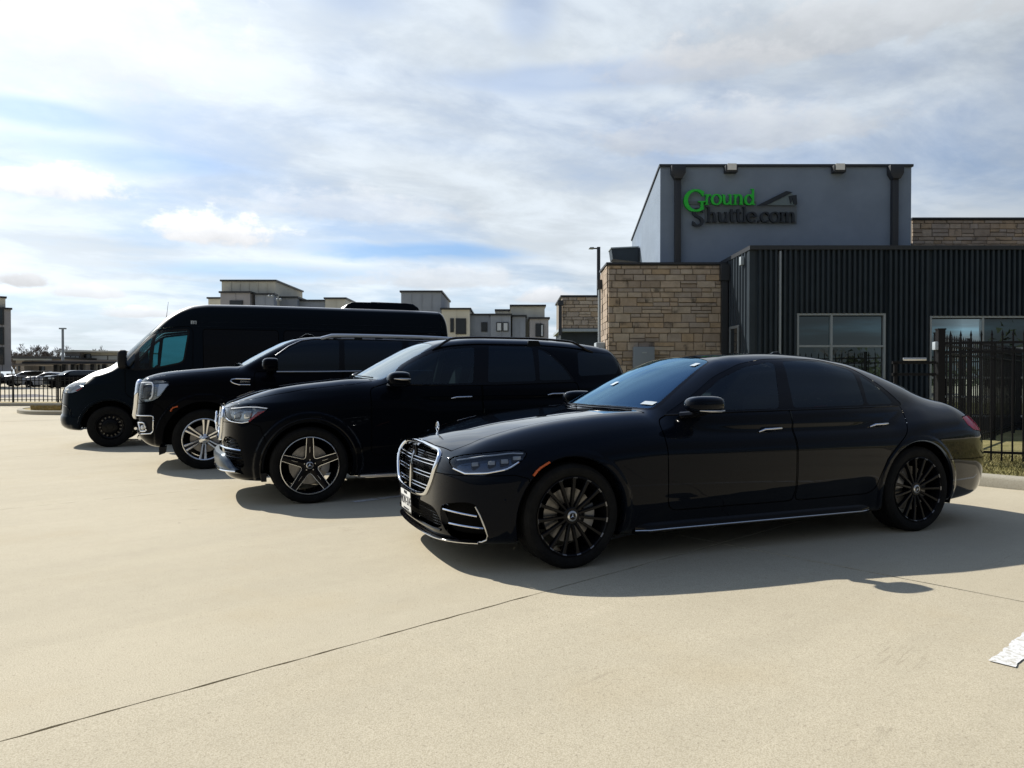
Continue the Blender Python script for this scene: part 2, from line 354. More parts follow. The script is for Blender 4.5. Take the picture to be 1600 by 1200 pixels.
# ================================================================ materials
def mat(name, col, rough=.5, metal=0, spec=.5, coat=0, var=0, vscale=6, bump=0, bscale=60, ior=None, dirt=None):
    m = bpy.data.materials.new(name); m.use_nodes = True; t = NT(m.node_tree)
    b = t.n('ShaderNodeBsdfPrincipled', ins={'Roughness': rough, 'Metallic': metal, 'Specular IOR Level': spec, 'Coat Weight': coat, 'Coat Roughness': .02})
    if ior: b.inputs['IOR'].default_value = ior
    pos = t.n('ShaderNodeTexCoord').outputs['Object']
    if var:
        n = t.noise(pos, vscale, 6, .6)
        f = t.ss(.3, .7, n)
        lo = tuple(c*(1-var) for c in col); hi = tuple(min(1, c*(1+var)) for c in col)
        c = t.mix(f, lo, hi)
        if dirt:
            c = t.mix(t.m('MULTIPLY', t.ss(.52, .72, t.noise(pos, dirt[1], 7, .65)), dirt[2]), c, dirt[0])
        t.link(c, b.inputs['Base Color'])
    else: b.inputs['Base Color'].default_value = (*col, 1)
    if bump:
        bn = t.n('ShaderNodeBump', ins={'Strength': bump, 'Distance': .01, 'Height': t.noise(pos, bscale, 5, .6)})
        t.link(bn.outputs[0], b.inputs['Normal'])
    t.n('ShaderNodeOutputMaterial', ins={'Surface': b.outputs[0]})
    return m
def glass(name, tint, ior=1.5, refl=(1, 1, 1), rough=0.0, gain=1.0):
    m = bpy.data.materials.new(name); m.use_nodes = True; t = NT(m.node_tree)
    fr = t.n('ShaderNodeFresnel', ins={'IOR': ior})
    f = t.m('MULTIPLY', fr.outputs[0], gain, clamp=True)
    tr = t.n('ShaderNodeBsdfTransparent', ins={'Color': (*tint, 1)})
    gl = t.n('ShaderNodeBsdfGlossy', ins={'Color': (*refl, 1), 'Roughness': rough})
    mx = t.n('ShaderNodeMixShader', ins={0: f, 1: tr.outputs[0], 2: gl.outputs[0]})
    t.n('ShaderNodeOutputMaterial', ins={'Surface': mx.outputs[0]})
    return m
def paint_mat(name, col, rough=.035, spec=.5, grime=.5):
    """clear-coated dark paint with a faint film of road dust"""
    m = bpy.data.materials.new(name); m.use_nodes = True; t = NT(m.node_tree)
    pos = t.n('ShaderNodeTexCoord').outputs['Object']
    sp = t.n('ShaderNodeSeparateXYZ', ins={0: pos})
    low = t.ss(.75, .1, sp.outputs[2])
    n = t.noise(pos, 3.0, 8, .7)
    d = t.m('MULTIPLY', t.m('ADD', t.m('MULTIPLY', low, .35), .05), t.m('MULTIPLY', t.ss(.35, .8, n), grime))
    c = t.mix(t.m('MULTIPLY', d, .05), col, (.22, .19, .15))
    r = t.m('ADD', rough, t.m('MULTIPLY', d, .35))
    wav = t.noise(pos, 2.2, 2, .4)
    bn = t.n('ShaderNodeBump', ins={'Strength': .012, 'Distance': .02, 'Height': wav})
    b = t.n('ShaderNodeBsdfDiffuse', ins={'Color': c, 'Normal': bn.outputs[0]})
    g = t.n('ShaderNodeBsdfGlossy', ins={'Roughness': r, 'Normal': bn.outputs[0]})
    fr = t.n('ShaderNodeFresnel', ins={'IOR': 1.5, 'Normal': bn.outputs[0]})
    f = t.m('SUBTRACT', t.m('MULTIPLY', fr.outputs[0], 2.0), spec, clamp=True)      # lacquer over a dark base coat
    mx = t.n('ShaderNodeMixShader', ins={0: f, 1: b.outputs[0], 2: g.outputs[0]})
    t.n('ShaderNodeOutputMaterial', ins={'Surface': mx.outputs[0]})
    return m
M = {}
M['paint_s'] = paint_mat('obsidian_paint', (.0028, .0042, .0078), rough=.012, spec=.072)
M['paint_g'] = paint_mat('deep_black_paint', (.0026, .0036, .0058), rough=.015, spec=.077)
M['paint_y'] = paint_mat('onyx_paint', (.0026, .003, .0045), rough=.015, spec=.077)
M['paint_v'] = paint_mat('matte_black_van_paint', (.008, .0115, .016), rough=.38, spec=.13)
M['nick'] = mat('dull_alloy_edge', (.20, .20, .21), .35, 1)
M['gap'] = mat('shut_line_shadow', (.002, .002, .002), .9, spec=.1)
M['gloss'] = mat('gloss_black_trim', (.003, .003, .004), .08, spec=.2)
M['plastic'] = mat('black_plastic', (.008, .008, .009), .55, spec=.2, bump=.1, bscale=300)
M['liner'] = mat('wheel_well_felt', (.006, .006, .006), .95, spec=.1)
M['tyre'] = mat('tyre_rubber', (.0075, .0075, .0075), .8, spec=.15, var=.3, vscale=14, bump=.25, bscale=120)
M['chrome'] = mat('chrome', (.82, .83, .85), .07, 1)
M['satin'] = mat('satin_aluminium', (.62, .62, .62), .28, 1)
M['polish'] = mat('machined_alloy', (.80, .80, .81), .22, 1)
M['rimblack'] = mat('gloss_black_alloy', (.004, .004, .005), .22, spec=.15)
M['rimdark'] = mat('dark_wheel_barrel', (.02, .02, .022), .4, .5)
M['steel'] = mat('brake_disc_steel', (.22, .21, .20), .4, 1, var=.2, vscale=20)
M['caliper'] = mat('grey_caliper', (.22, .22, .23), .4, .6)
M['dglass'] = glass('privacy_glass', (.018, .024, .030), 1.5, (.80, .92, 1.0), gain=.95)
M['fglass'] = glass('tinted_front_glass', (.17, .22, .24), 1.5, (.85, .95, 1.0), gain=1.0)
M['vglass'] = glass('teal_van_glass', (.13, .33, .37), 1.5, gain=.8)
M['wglass'] = glass('windscreen_glass', (.42, .50, .52), 2.1, (.42, .72, 1.0), gain=1.45)
M['wglass2'] = glass('clear_windscreen_glass', (.45, .50, .50), 2.3, (.90, .98, 1.0), gain=1.7)
M['lens'] = glass('headlight_lens', (.86, .89, .92), 1.5, gain=1.1)
M['lampbowl'] = mat('lamp_reflector', (.52, .57, .60), .28, .35)
M['lampsmoke'] = mat('smoked_lamp_reflector', (.09, .11, .14), .2, .7)
M['skid'] = mat('skid_sky_reflection', (.085, .105, .125), .32, .7)  # grey-blue paints the sky's reflection onto a black panel
M['lampdark'] = mat('lamp_housing', (.03, .035, .045), .3, .2)
M['lampwhite'] = mat('lamp_light_guide', (.85, .88, .90), .25, spec=.8)
M['amber'] = mat('amber_reflector', (.55, .10, .012), .22, spec=.5, bump=.3, bscale=400)
M['redlens'] = mat('red_reflector', (.48, .03, .03), .2, spec=.5, bump=.2, bscale=300)
M['taillens'] = mat('tail_lamp_red', (.40, .035, .07), .08, spec=.5)
M['plate'] = mat('white_plate', (.70, .70, .68), .45)
M['plateink'] = mat('plate_ink', (.02, .02, .03), .5)
M['sticker'] = mat('paper_sticker', (.42, .48, .52), .6)
M['cabin'] = mat('dark_cabin_trim', (.012, .012, .014), .8, spec=.2)
M['seatblack'] = mat('black_leather', (.014, .014, .015), .5)
M['seatgrey'] = mat('grey_leather', (.22, .23, .22), .5)
M['mirror'] = mat('mirror_face', (.8, .82, .85), .02, 1)
M['white'] = mat('white_paint', (.72, .72, .70), .5, var=.08)
M['silverpaint'] = mat('silver_car_paint', (.42, .44, .48), .25, .6)
M['whitepaint'] = mat('white_car_paint', (.62, .63, .66), .25)
# ground -----------------------------------------------------------------
def concrete(name, col, joints=True):
    m = bpy.data.materials.new(name); m.use_nodes = True; t = NT(m.node_tree)
    pos = t.n('ShaderNodeNewGeometry').outputs['Position']
    mp = t.n('ShaderNodeMapping', ins={'Vector': pos, 'Rotation': (0, 0, rad(-42))}).outputs[0]
    st = t.n('ShaderNodeMapping', ins={'Vector': mp, 'Scale': (.22, 1.6, 1)}).outputs[0]
    a = t.noise(pos, .35, 6, .55); b = t.noise(st, 1.3, 8, .65, .6); c = t.noise(pos, 9, 8, .7)
    g = t.noise(pos, 170, 3, .6); g2 = t.noise(pos, 60, 4, .7)
    obr = t.n('ShaderNodeObjectInfo').outputs['Random']
    k = t.m('ADD', t.m('MULTIPLY', t.ss(.3, .7, a), .20), t.m('MULTIPLY', t.ss(.3, .72, b), .16))
    k = t.m('ADD', k, t.m('MULTIPLY', t.ss(.3, .75, c), .12))
    k = t.m('ADD', k, t.m('MULTIPLY', obr, .05))
    lo = tuple(x*.80 for x in col); hi = tuple(x*1.14 for x in col)
    cc = t.mix(t.m('MULTIPLY', k, 1.7, clamp=True), lo, hi)
    cc = t.mix(t.m('MULTIPLY', t.ss(.50, .72, t.noise(mp, .8, 7, .62)), .45), cc, (col[0]*.86, col[1]*.80, col[2]*.70))      # rusty/tan wash
    cc = t.mix(t.m('MULTIPLY', t.ss(.57, .72, t.noise(pos, 1.9, 8, .7)), .22), cc, (col[0]*.60, col[1]*.60, col[2]*.60))      # oil and tyre marks
    cc = t.mix(t.m('MULTIPLY', t.ss(.40, .62, g), .80), cc, (col[0]*.66, col[1]*.64, col[2]*.60))                              # sand grains
    cc = t.mix(t.m('MULTIPLY', t.ss(.59, .66, g2), .70), cc, (col[0]*.48, col[1]*.46, col[2]*.44))                             # pits
    # hairline cracks running with the broom marks
    cr = t.noise(st, 1.1, 10, .62, 1.2)
    line = t.ss(.010, .0, t.m('ABSOLUTE', t.m('SUBTRACT', cr, .47)))
    line = t.m('MULTIPLY', line, t.ss(.55, .66, t.noise(pos, .9, 4, .6)))
    cc = t.mix(t.m('MULTIPLY', line, .5), cc, (col[0]*.42, col[1]*.40, col[2]*.38))
    vo = t.n('ShaderNodeTexVoronoi', ins={'Vector': pos, 'Scale': 1.15, 'Randomness': 1.0})      # scattered grit and drips
    vc = t.n('ShaderNodeSeparateXYZ', ins={0: vo.outputs['Color']})
    dot = t.m('MULTIPLY', t.ss(.022, .010, t.m('ADD', vo.outputs['Distance'], t.m('MULTIPLY', t.m('SUBTRACT', g2, .5), .012))), t.ss(.35, .45, vc.outputs[0]))
    cc = t.mix(t.m('MULTIPLY', dot, .75), cc, (.06, .055, .05))
    drip = t.m('MULTIPLY', t.ss(.16, .02, t.m('ADD', vo.outputs['Distance'], t.m('MULTIPLY', t.m('SUBTRACT', c, .5), .25))), t.ss(.80, .84, vc.outputs[1]))
    cc = t.mix(t.m('MULTIPLY', drip, .22), cc, (col[0]*.55, col[1]*.53, col[2]*.50))
    h = t.m('ADD', t.m('MULTIPLY', g, .5), t.m('ADD', t.m('MULTIPLY', g2, .6), t.m('MULTIPLY', c, .5)))
    bn = t.n('ShaderNodeBump', ins={'Strength': .35, 'Distance': .006, 'Height': h})
    bs = t.n('ShaderNodeBsdfPrincipled', ins={'Base Color': cc, 'Roughness': .88, 'Specular IOR Level': .25, 'Normal': bn.outputs[0]})
    t.n('ShaderNodeOutputMaterial', ins={'Surface': bs.outputs[0]})
    return m
M['concrete'] = concrete('broomed_concrete', (.482, .430, .322))
M['kerb'] = concrete('kerb_concrete', (.37, .345, .28))
M['joint'] = mat('joint_filler', (.055, .050, .06), .9, var=.4, vscale=9)
def road_paint():
    m = bpy.data.materials.new('worn_white_line_paint'); m.use_nodes = True; t = NT(m.node_tree)
    pos = t.n('ShaderNodeNewGeometry').outputs['Position']
    n = t.noise(pos, 38, 7, .7)
    c = t.mix(t.ss(.47, .62, n), (.62, .62, .61), (.38, .35, .28))
    b = t.n('ShaderNodeBsdfPrincipled', ins={'Base Color': c, 'Roughness': .7})
    t.n('ShaderNodeOutputMaterial', ins={'Surface': b.outputs[0]})
    return m
M['line'] = road_paint()
def stone_mat():
    m = bpy.data.materials.new('cut_limestone'); m.use_nodes = True; t = NT(m.node_tree)
    pos = t.n('ShaderNodeTexCoord').outputs['Object']
    r = t.n('ShaderNodeObjectInfo').outputs['Random']
    off = t.n('ShaderNodeCombineXYZ', ins={0: t.m('MULTIPLY', r, 91), 1: t.m('MULTIPLY', r, 37), 2: 0}).outputs[0]
    p = t.n('ShaderNodeVectorMath', operation='ADD', ins={0: pos, 1: off}).outputs[0]
    rp = t.n('ShaderNodeValToRGB', ins={0: r}); cr = rp.color_ramp; cr.interpolation = 'CONSTANT'
    for i, (q, c) in enumerate([(0, (.45, .35, .26)), (.17, (.48, .385, .295)), (.36, (.36, .29, .23)), (.55, (.50, .415, .325)), (.72, (.41, .345, .29)), (.90, (.47, .35, .235))]):
        e = cr.elements[i] if i < 2 else cr.elements.new(q); e.position = q; e.color = (*c, 1)
    n = t.noise(p, 5, 8, .65); n2 = t.noise(p, 2.2, 6, .6)
    c = t.mix(t.m('MULTIPLY', t.ss(.3, .75, n), .5), rp.outputs[0], (.20, .155, .11))
    c = t.mix(t.m('MULTIPLY', t.ss(.57, .70, n2), .7), c, (.05, .045, .04))         # black weather staining in the stone
    bn = t.n('ShaderNodeBump', ins={'Strength': .6, 'Distance': .012, 'Height': t.noise(p, 16, 8, .7)})
    b = t.n('ShaderNodeBsdfPrincipled', ins={'Base Color': c, 'Roughness': .9, 'Specular IOR Level': .2, 'Normal': bn.outputs[0]})
    t.n('ShaderNodeOutputMaterial', ins={'Surface': b.outputs[0]})
    return m
M['stone'] = stone_mat()
M['mortar'] = mat('grey_mortar', (.20, .175, .145), .95)
M['stucco'] = mat('grey_stucco', (.20, .245, .31), .92, var=.06, vscale=1.5, bump=.4, bscale=90, spec=.2)
M['metalclad'] = mat('charcoal_steel_cladding', (.024, .034, .044), .45, .0, spec=.3, var=.12, vscale=2)
M['coping'] = mat('dark_metal_coping', (.022, .025, .030), .5)
M['frame'] = mat('anodised_frame', (.33, .36, .38), .35, .5)
M['bglass'] = glass('office_glass', (.10, .17, .18), 1.9, (.82, .97, 1.0), gain=1.8)
M['roomdark'] = mat('dim_room', (.02, .022, .024), .9)
M['fence'] = mat('black_powder_coat', (.005, .005, .006), .5, spec=.2)
M['green'] = mat('green_sign_face', (.018, .48, .035), .4)
M['signdark'] = mat('sign_letter_dark', (.010, .016, .024), .5)
M['signgrey'] = mat('sign_swoosh', (.13, .17, .18), .5)
M['signback'] = mat('sign_backer_grey', (.11, .13, .15), .7)
M['lampglass'] = mat('wall_lamp_lens', (.80, .78, .72), .4)
M['cream'] = mat('cream_panel', (.55, .54, .47), .8, var=.08, vscale=.6)
M['bluegrey'] = mat('blue_grey_panel', (.25, .285, .34), .8, var=.08, vscale=.6)
M['midgrey'] = mat('mid_grey_panel', (.32, .32, .34), .8, var=.08, vscale=.6)
M['brownwall'] = mat('taupe_wall', (.27, .245, .225), .85)
M['winglass'] = mat('window_dark_glass', (.02, .025, .03), .05, spec=.8)
M['winpale'] = mat('window_pale_pane', (.50, .55, .60), .4)  # pale pane, one even colour
M['bark'] = mat('grey_bark', (.11, .095, .08), .95)
M['twig'] = mat('twig_brown', (.10, .085, .075), .95)
M['greybox'] = mat('grey_equipment', (.20, .23, .26), .6)
M['palebox'] = mat('pale_equipment', (.30, .34, .37), .6)
def grass_mat(name, a, b):
    m = bpy.data.materials.new(name); m.use_nodes = True; t = NT(m.node_tree)
    pos = t.n('ShaderNodeNewGeometry').outputs['Position']
    c = t.mix(t.ss(.35, .65, t.noise(pos, 3, 5, .6)), a, b)
    c = t.mix(t.ss(.4, .7, t.noise(pos, 40, 3, .6)), c, tuple(x*.55 for x in a))
    bs = t.n('ShaderNodeBsdfPrincipled', ins={'Base Color': c, 'Roughness': .9, 'Specular IOR Level': .2})
    t.n('ShaderNodeOutputMaterial', ins={'Surface': bs.outputs[0]})
    return m
M['grass'] = grass_mat('winter_lawn', (.19, .175, .065), (.30, .255, .12))
M['drygrass'] = grass_mat('straw_grass', (.36, .27, .11), (.27, .22, .09))
M['soil'] = mat('soil', (.14, .11, .07), .95)
# ================================================================ mesh helpers
rnd = random.Random(7)
def link(o, parent=None):
    COL.objects.link(o)
    if parent is not None: o.parent = parent
    return o
def tag(o, label=None, cat=None, group=None, kind=None):
    for k, v in (('label', label), ('category', cat), ('group', group), ('kind', kind)):
        if v: o[k] = v
    return o
def empty(name, loc=(0, 0, 0), rz=0, parent=None):
    o = bpy.data.objects.new(name, None); o.empty_display_size = .2
    o.location = loc; o.rotation_euler = (0, 0, rz); return link(o, parent)
def mesh_np(name, V, T, m, parent=None, N=None, smooth=True):
    V = np.asarray(V, np.float32); T = np.asarray(T, np.int32)
    me = bpy.data.meshes.new(name)
    me.vertices.add(len(V)); me.vertices.foreach_set('co', V.ravel())
    k = T.shape[1]
    me.loops.add(T.size); me.loops.foreach_set('vertex_index', T.ravel())
    me.polygons.add(len(T)); me.polygons.foreach_set('loop_start', np.arange(0, T.size, k, dtype=np.int32))
    me.polygons.foreach_set('use_smooth', np.full(len(T), smooth))
    me.update(calc_edges=True); me.validate()
    me.materials.append(m)
    if N is not None and len(me.vertices) == len(N):
        me.normals_split_custom_set_from_vertices(np.asarray(N, np.float32))
    return link(bpy.data.objects.new(name, me), parent)
class MB:
    """collects primitives, builds ONE mesh object; sm = smooth shading by angle"""
    def __init__(s): s.v = []; s.f = []
    def add(s, vs, fs):
        k = len(s.v); s.v += [tuple(map(float, v)) for v in vs]; s.f += [tuple(i+k for i in f) for f in fs]; return s
    def box(s, x0, x1, y0, y1, z0, z1):
        return s.add([(x0,y0,z0),(x1,y0,z0),(x1,y1,z0),(x0,y1,z0),(x0,y0,z1),(x1,y0,z1),(x1,y1,z1),(x0,y1,z1)],
                     [(0,3,2,1),(4,5,6,7),(0,1,5,4),(1,2,6,5),(2,3,7,6),(3,0,4,7)])
    def prism(s, poly, a, b, axis='y'):
        n = len(poly); P = []
        for t in (a, b):
            for (u, v) in poly: P.append({'y': (u, t, v), 'x': (t, u, v), 'z': (u, v, t)}[axis])
        F = [tuple(range(n))[::-1], tuple(range(n, 2*n))]+[(i, (i+1) % n, n+(i+1) % n, n+i) for i in range(n)]
        return s.add(P, F)
    def tube(s, pts, r, n=8, closed=False, sy=1.0, up=(0, 0, 1), caps=True):
        P = [Vector(p) for p in pts]; m = len(P); base = len(s.v); rr = r if hasattr(r, '__len__') else [r]*m
        V = []
        for i, p in enumerate(P):
            if closed: d = P[(i+1) % m]-P[i-1]
            else: d = P[min(i+1, m-1)]-P[max(i-1, 0)]
            d.normalize(); u = Vector(up)
            a = d.cross(u)
            if a.length < 1e-3: a = d.cross(Vector((0, 1, 0)))
            a.normalize(); b = a.cross(d)
            for k in range(n):
                t = 2*math.pi*k/n; V.append(p+a*(math.cos(t)*rr[i])+b*(math.sin(t)*rr[i]*sy))
        F = []
        for i in range(m if closed else m-1):
            j = (i+1) % m
            for k in range(n): F.append((i*n+k, i*n+(k+1) % n, j*n+(k+1) % n, j*n+k))
        if not closed and caps: F += [tuple(range(n))[::-1], tuple(range((m-1)*n, m*n))]
        return s.add(V, F)
    def lathe(s, prof, n=48, axis='y', c=(0, 0, 0), a0=0, a1=2*math.pi, closed=False):
        full = abs(a1-a0-2*math.pi) < 1e-6; k = n if full else n+1; V = []
        for i in range(k):
            t = a0+(a1-a0)*i/n; co, si = math.cos(t), math.sin(t)
            for (r, h) in prof:
                V.append({'y': (c[0]+r*co, c[1]+h, c[2]+r*si), 'z': (c[0]+r*co, c[1]+r*si, c[2]+h), 'x': (c[0]+h, c[1]+r*co, c[2]+r*si)}[axis])
        m = len(prof); F = []
        for i in range(n):
            j = (i+1) % k
            for q in range(m if closed else m-1):
                p = (q+1) % m
                F.append((i*m+q, i*m+p, j*m+p, j*m+q))
        return s.add(V, F)
    def ellipsoid(s, c, r, nu=20, nv=12, pw=1.0):
        sg = lambda t: math.copysign(abs(t)**pw, t)
        V = [(c[0], c[1], c[2]+r[2])]
        for j in range(1, nv):
            b = math.pi*j/nv
            for i in range(nu):
                a = 2*math.pi*i/nu
                V.append((c[0]+r[0]*sg(math.sin(b))*sg(math.cos(a)), c[1]+r[1]*sg(math.sin(b))*sg(math.sin(a)), c[2]+r[2]*sg(math.cos(b))))
        V.append((c[0], c[1], c[2]-r[2])); F = [(0, 1+i, 1+(i+1) % nu) for i in range(nu)]
        for j in range(nv-2):
            for i in range(nu): F.append((1+j*nu+i, 1+(j+1)*nu+i, 1+(j+1)*nu+(i+1) % nu, 1+j*nu+(i+1) % nu))
        L = len(V)-1; F += [(L, 1+(nv-2)*nu+(i+1) % nu, 1+(nv-2)*nu+i) for i in range(nu)]
        return s.add(V, F)
    def xform(s, mtx): s.v = [tuple(mtx @ Vector(v)) for v in s.v]; return s
    def data(s, name, m, angle=35, bevel=0, seg=2):
        me = bpy.data.meshes.new(name); me.from_pydata(s.v, [], s.f); me.materials.append(m)
        bm = bmesh.new(); bm.from_mesh(me)
        bmesh.ops.recalc_face_normals(bm, faces=bm.faces)
        if bevel: bmesh.ops.bevel(bm, geom=[e for e in bm.edges if e.is_manifold and e.calc_face_angle(0) > .5], offset=bevel, segments=seg, profile=.6, affect='EDGES', clamp_overlap=True)
        for f in bm.faces: f.smooth = True
        for e in bm.edges:
            if len(e.link_faces) == 2 and e.calc_face_angle(0) > rad(angle): e.smooth = False
        bm.to_mesh(me); bm.free(); return me
    def build(s, name, m, parent=None, **kw):
        return link(bpy.data.objects.new(name, s.data(name, m, **kw)), parent)
def inst(name, me, parent=None, loc=(0, 0, 0), rot=(0, 0, 0), sc=(1, 1, 1)):
    o = bpy.data.objects.new(name, me); o.location = loc; o.rotation_euler = rot; o.scale = sc; return link(o, parent)
def copy_tree(o, parent=None):
    c = o.copy(); COL.objects.link(c)
    if parent is not None: c.parent = parent
    for ch in list(o.children): copy_tree(ch, c)
    return c
def text_obj(name, s, size, m, parent=None, ext=.002, mtx=None, sx=1.0, align='CENTER'):
    cu = bpy.data.curves.new(name, 'FONT'); cu.body = s; cu.size = size; cu.extrude = ext; cu.align_x = align; cu.align_y = 'CENTER'
    t = bpy.data.objects.new(name, cu); COL.objects.link(t)
    me = bpy.data.meshes.new_from_object(t.evaluated_get(bpy.context.evaluated_depsgraph_get()))
    bpy.data.objects.remove(t); me.name = name
    me.transform((mtx or Matrix.Identity(4)) @ Matrix.Diagonal((sx, 1, 1, 1)))
    me.materials.clear(); me.materials.append(m)
    return link(bpy.data.objects.new(name, me), parent)
# ================================================================ car builder
def two(M2, sgn):
    V, N, T = M2; V = V.copy(); N = N.copy()
    if sgn < 0: V[:, 1] *= -1; N[:, 1] *= -1; T = T[:, ::-1]
    return V, N, T
def joined(*Ms):
    V, N, T, k = [], [], [], 0
    for (a, b, c) in Ms: V.append(a); N.append(b); T.append(c+k); k += len(a)
    return np.concatenate(V), np.concatenate(N), np.concatenate(T)
def shift(M_, d): V, N, T = M_; return V+N*d, N, T
class Car:
    """local frame: origin on the ground under the front axle, x to the rear, near side at -y"""
    def __init__(s, name, label, cat, par, loc, yaw, h, lo, hi, paint, group=None):
        s.f = car_field(par); s.par = par; s.paint = paint
        s.root = empty(name, (loc[0], loc[1], 0), yaw); tag(s.root, label, cat, group)
        Mh = surface_net(s.f, (lo[0], -2.2*h, lo[1]), hi, h)
        s.M = split(Mh, -Mh[0][:, 1])[0]; s.gaps = []; s.h = h
    def emit(s, name, M_, m, mode='join', parent=None):
        p = parent if parent is not None else s.root
        if mode == 'join':
            V, N, T = joined(two(M_, -1), two(M_, 1)); return mesh_np(name, V, T, m, p, N)
        out = []
        for i, sg in enumerate((-1, 1)):
            V, N, T = two(M_, sg)
            pp = p[i] if isinstance(p, (list, tuple)) else p
            out.append(mesh_np(name, V, T, m, pp, N))
        return out
    def cut(s, dfun, gap=.004, keep=True):
        """take the region dfun < 0 out of the shell, leaving a shut line"""
        V = s.M[0]
        if gap:
            out_in, s.M = split(s.M, dfun(*V.T)-gap)
            ins, ring = split(out_in, dfun(*out_in[0].T)+gap)
            if len(ring[2]): s.gaps.append(shift(ring, -.009))
        else: ins, s.M = split(s.M, dfun(*V.T))
        return ins
    def sub(s, M_, dfun): return split(M_, dfun(*M_[0].T))
    def arch(s, ax, az, R, yin=.5, depth=.07):
        # drop the side skin inside the wheel circle, add a rolled lip and a dark liner
        s.cut(lambda x, y, z: np.where(y > yin, np.sqrt((x-ax)**2+(z-az)**2)-R, 1.0), 0)
        zb = float(s.par['zb'](ax)); a_lo = math.asin(max(-1, min(1, (zb-az+.02)/R)))
        th = np.linspace(a_lo, math.pi-a_lo, 64); xs = ax+R*np.cos(th); zs = az+R*np.sin(th)
        ys = side_y(s.f, xs, zs)
        for sg in (-1, 1):
            V = []
            for k in range(4):
                d = (0, .004, .02, depth)[k]; rr = R-(0, .008, .012, .012)[k]
                V.append(np.stack([ax+rr*np.cos(th), sg*(ys-d), az+rr*np.sin(th)], 1))
            n = len(th); F = [(k*n+i, k*n+i+1, (k+1)*n+i+1, (k+1)*n+i) for k in range(3) for i in range(n-1)]
            mb = MB(); mb.add(np.concatenate(V), F); mb.build('arch_lip', s.paint, s.root, angle=60)
            mb = MB()
            L = []
            for y in (float(np.median(ys))-.05, .56): L.append([(ax+(R+.015)*math.cos(t), sg*y, az+(R+.015)*math.sin(t)) for t in th])
            mb.add(L[0]+L[1], [(i, i+1, n+i+1, n+i) for i in range(n-1)])
            mb.add([(ax, sg*.56, az-.1)]+L[1], [(0, i+1, i+2) for i in range(n-1)])
            mb.build('wheel_well', M['liner'], s.root)
    def P(s, x, z, off=0.0):
        """points on the near side skin, lifted by off"""
        x = np.asarray(x, float); z = np.asarray(z, float); y = side_y(s.f, x, z)
        g = grad(s.f, np.stack([x, y, z], 1)); g /= np.linalg.norm(g, axis=1, keepdims=True)
        return np.stack([x+g[:, 0]*off, -(y+g[:, 1]*off), z+g[:, 2]*off], 1)
    def Pf(s, y, z, off=0.0):
        """points on the front skin (y signed)"""
        y = np.asarray(y, float); z = np.asarray(z, float); x = front_x(s.f, np.abs(y), z)
        g = grad(s.f, np.stack([x, np.abs(y), z], 1)); g /= np.linalg.norm(g, axis=1, keepdims=True)
        return np.stack([x+g[:, 0]*off, y+np.sign(y)*g[:, 1]*off, z+g[:, 2]*off], 1)
    def Pt(s, x, y, off=0.0):
        x = np.asarray(x, float); y = np.asarray(y, float); z = top_z(s.f, x, np.abs(y))
        g = grad(s.f, np.stack([x, np.abs(y), z], 1)); g /= np.linalg.norm(g, axis=1, keepdims=True)
        return np.stack([x+g[:, 0]*off, y+np.sign(y)*g[:, 1]*off, z+g[:, 2]*off], 1)
    def strip(s, xz, off=.003, r=.006, n=8, sy=1.0, step=.03):
        q = resample(np.asarray(xz, float), step); return MB().tube(s.P(q[:, 0], q[:, 1], off), r, n, sy=sy)
    def pair(s, name, mb, m, parent=None, **kw):
        out = []
        for i, sg in enumerate((1, -1)):
            b = MB(); b.v = [(v[0], v[1]*sg, v[2]) for v in mb.v]; b.f = list(mb.f)
            p = parent[i] if isinstance(parent, (list, tuple)) else (parent or s.root)
            out.append(b.build(name, m, p, **kw))
        return out
    def finish(s, name='body'):
        b = s.emit(name, s.M, s.paint)
        if s.gaps: s.emit('shut_line', joined(*s.gaps), M['gap'])
        return b
    def wheels(s, proto, xs, yo, R, steer=0):
        first = True
        for x in xs:
            for sg in (-1, 1):
                wq = proto if first else copy_tree(proto, s.root); first = False
                wq.parent = s.root; wq.location = (x, sg*yo, R)
                wq.rotation_euler = (0, rnd.uniform(0, 6) if x != xs[0] or sg > 0 else 0, 0) if sg < 0 else (0, 0, math.pi)
                if sg < 0 and x == xs[0]: wq.rotation_euler = (0, proto.get('spin', 0.0), steer)
                elif sg > 0 and x == xs[0]: wq.rotation_euler = (0, 0, math.pi+steer)
def xzpoly(pts, n=2, ymin=0.0):
    q = (rpoly(pts, n) if n < 1 else smooth_poly(pts, n)) if n else np.array(pts, float)
    if ymin: return lambda x, y, z: np.where(y > ymin, sdpoly(x, z, q), 1.0)
    return lambda x, y, z: sdpoly(x, z, q)
def xypoly(pts, zmin, n=2, xr=(-9, 99)):
    p = [tuple(a) for a in pts]; p = p+[(a, -b) for (a, b) in p[::-1] if b > 1e-6]
    q = smooth_poly(p, n) if n else np.array(p, float)
    return lambda x, y, z: np.where((z > zmin) & (x > xr[0]) & (x < xr[1]), sdpoly(x, y, q), 1.0)
def yzpoly(pts, xmax, n=1):
    p = [tuple(a) for a in pts]; p = p+[(-a, b) for (a, b) in p[::-1] if a > 1e-6]
    q = smooth_poly(p, n) if n else np.array(p, float)
    fn = lambda x, y, z: np.where(x < xmax, sdpoly(y, z, q), 1.0); fn.poly = q
    return fn
def yzrear(pts, xmin, n=1):
    p = [tuple(a) for a in pts]; q = smooth_poly(p, n) if n else np.array(p, float)
    return lambda x, y, z: np.where(x > xmin, sdpoly(y, z, q), 1.0)

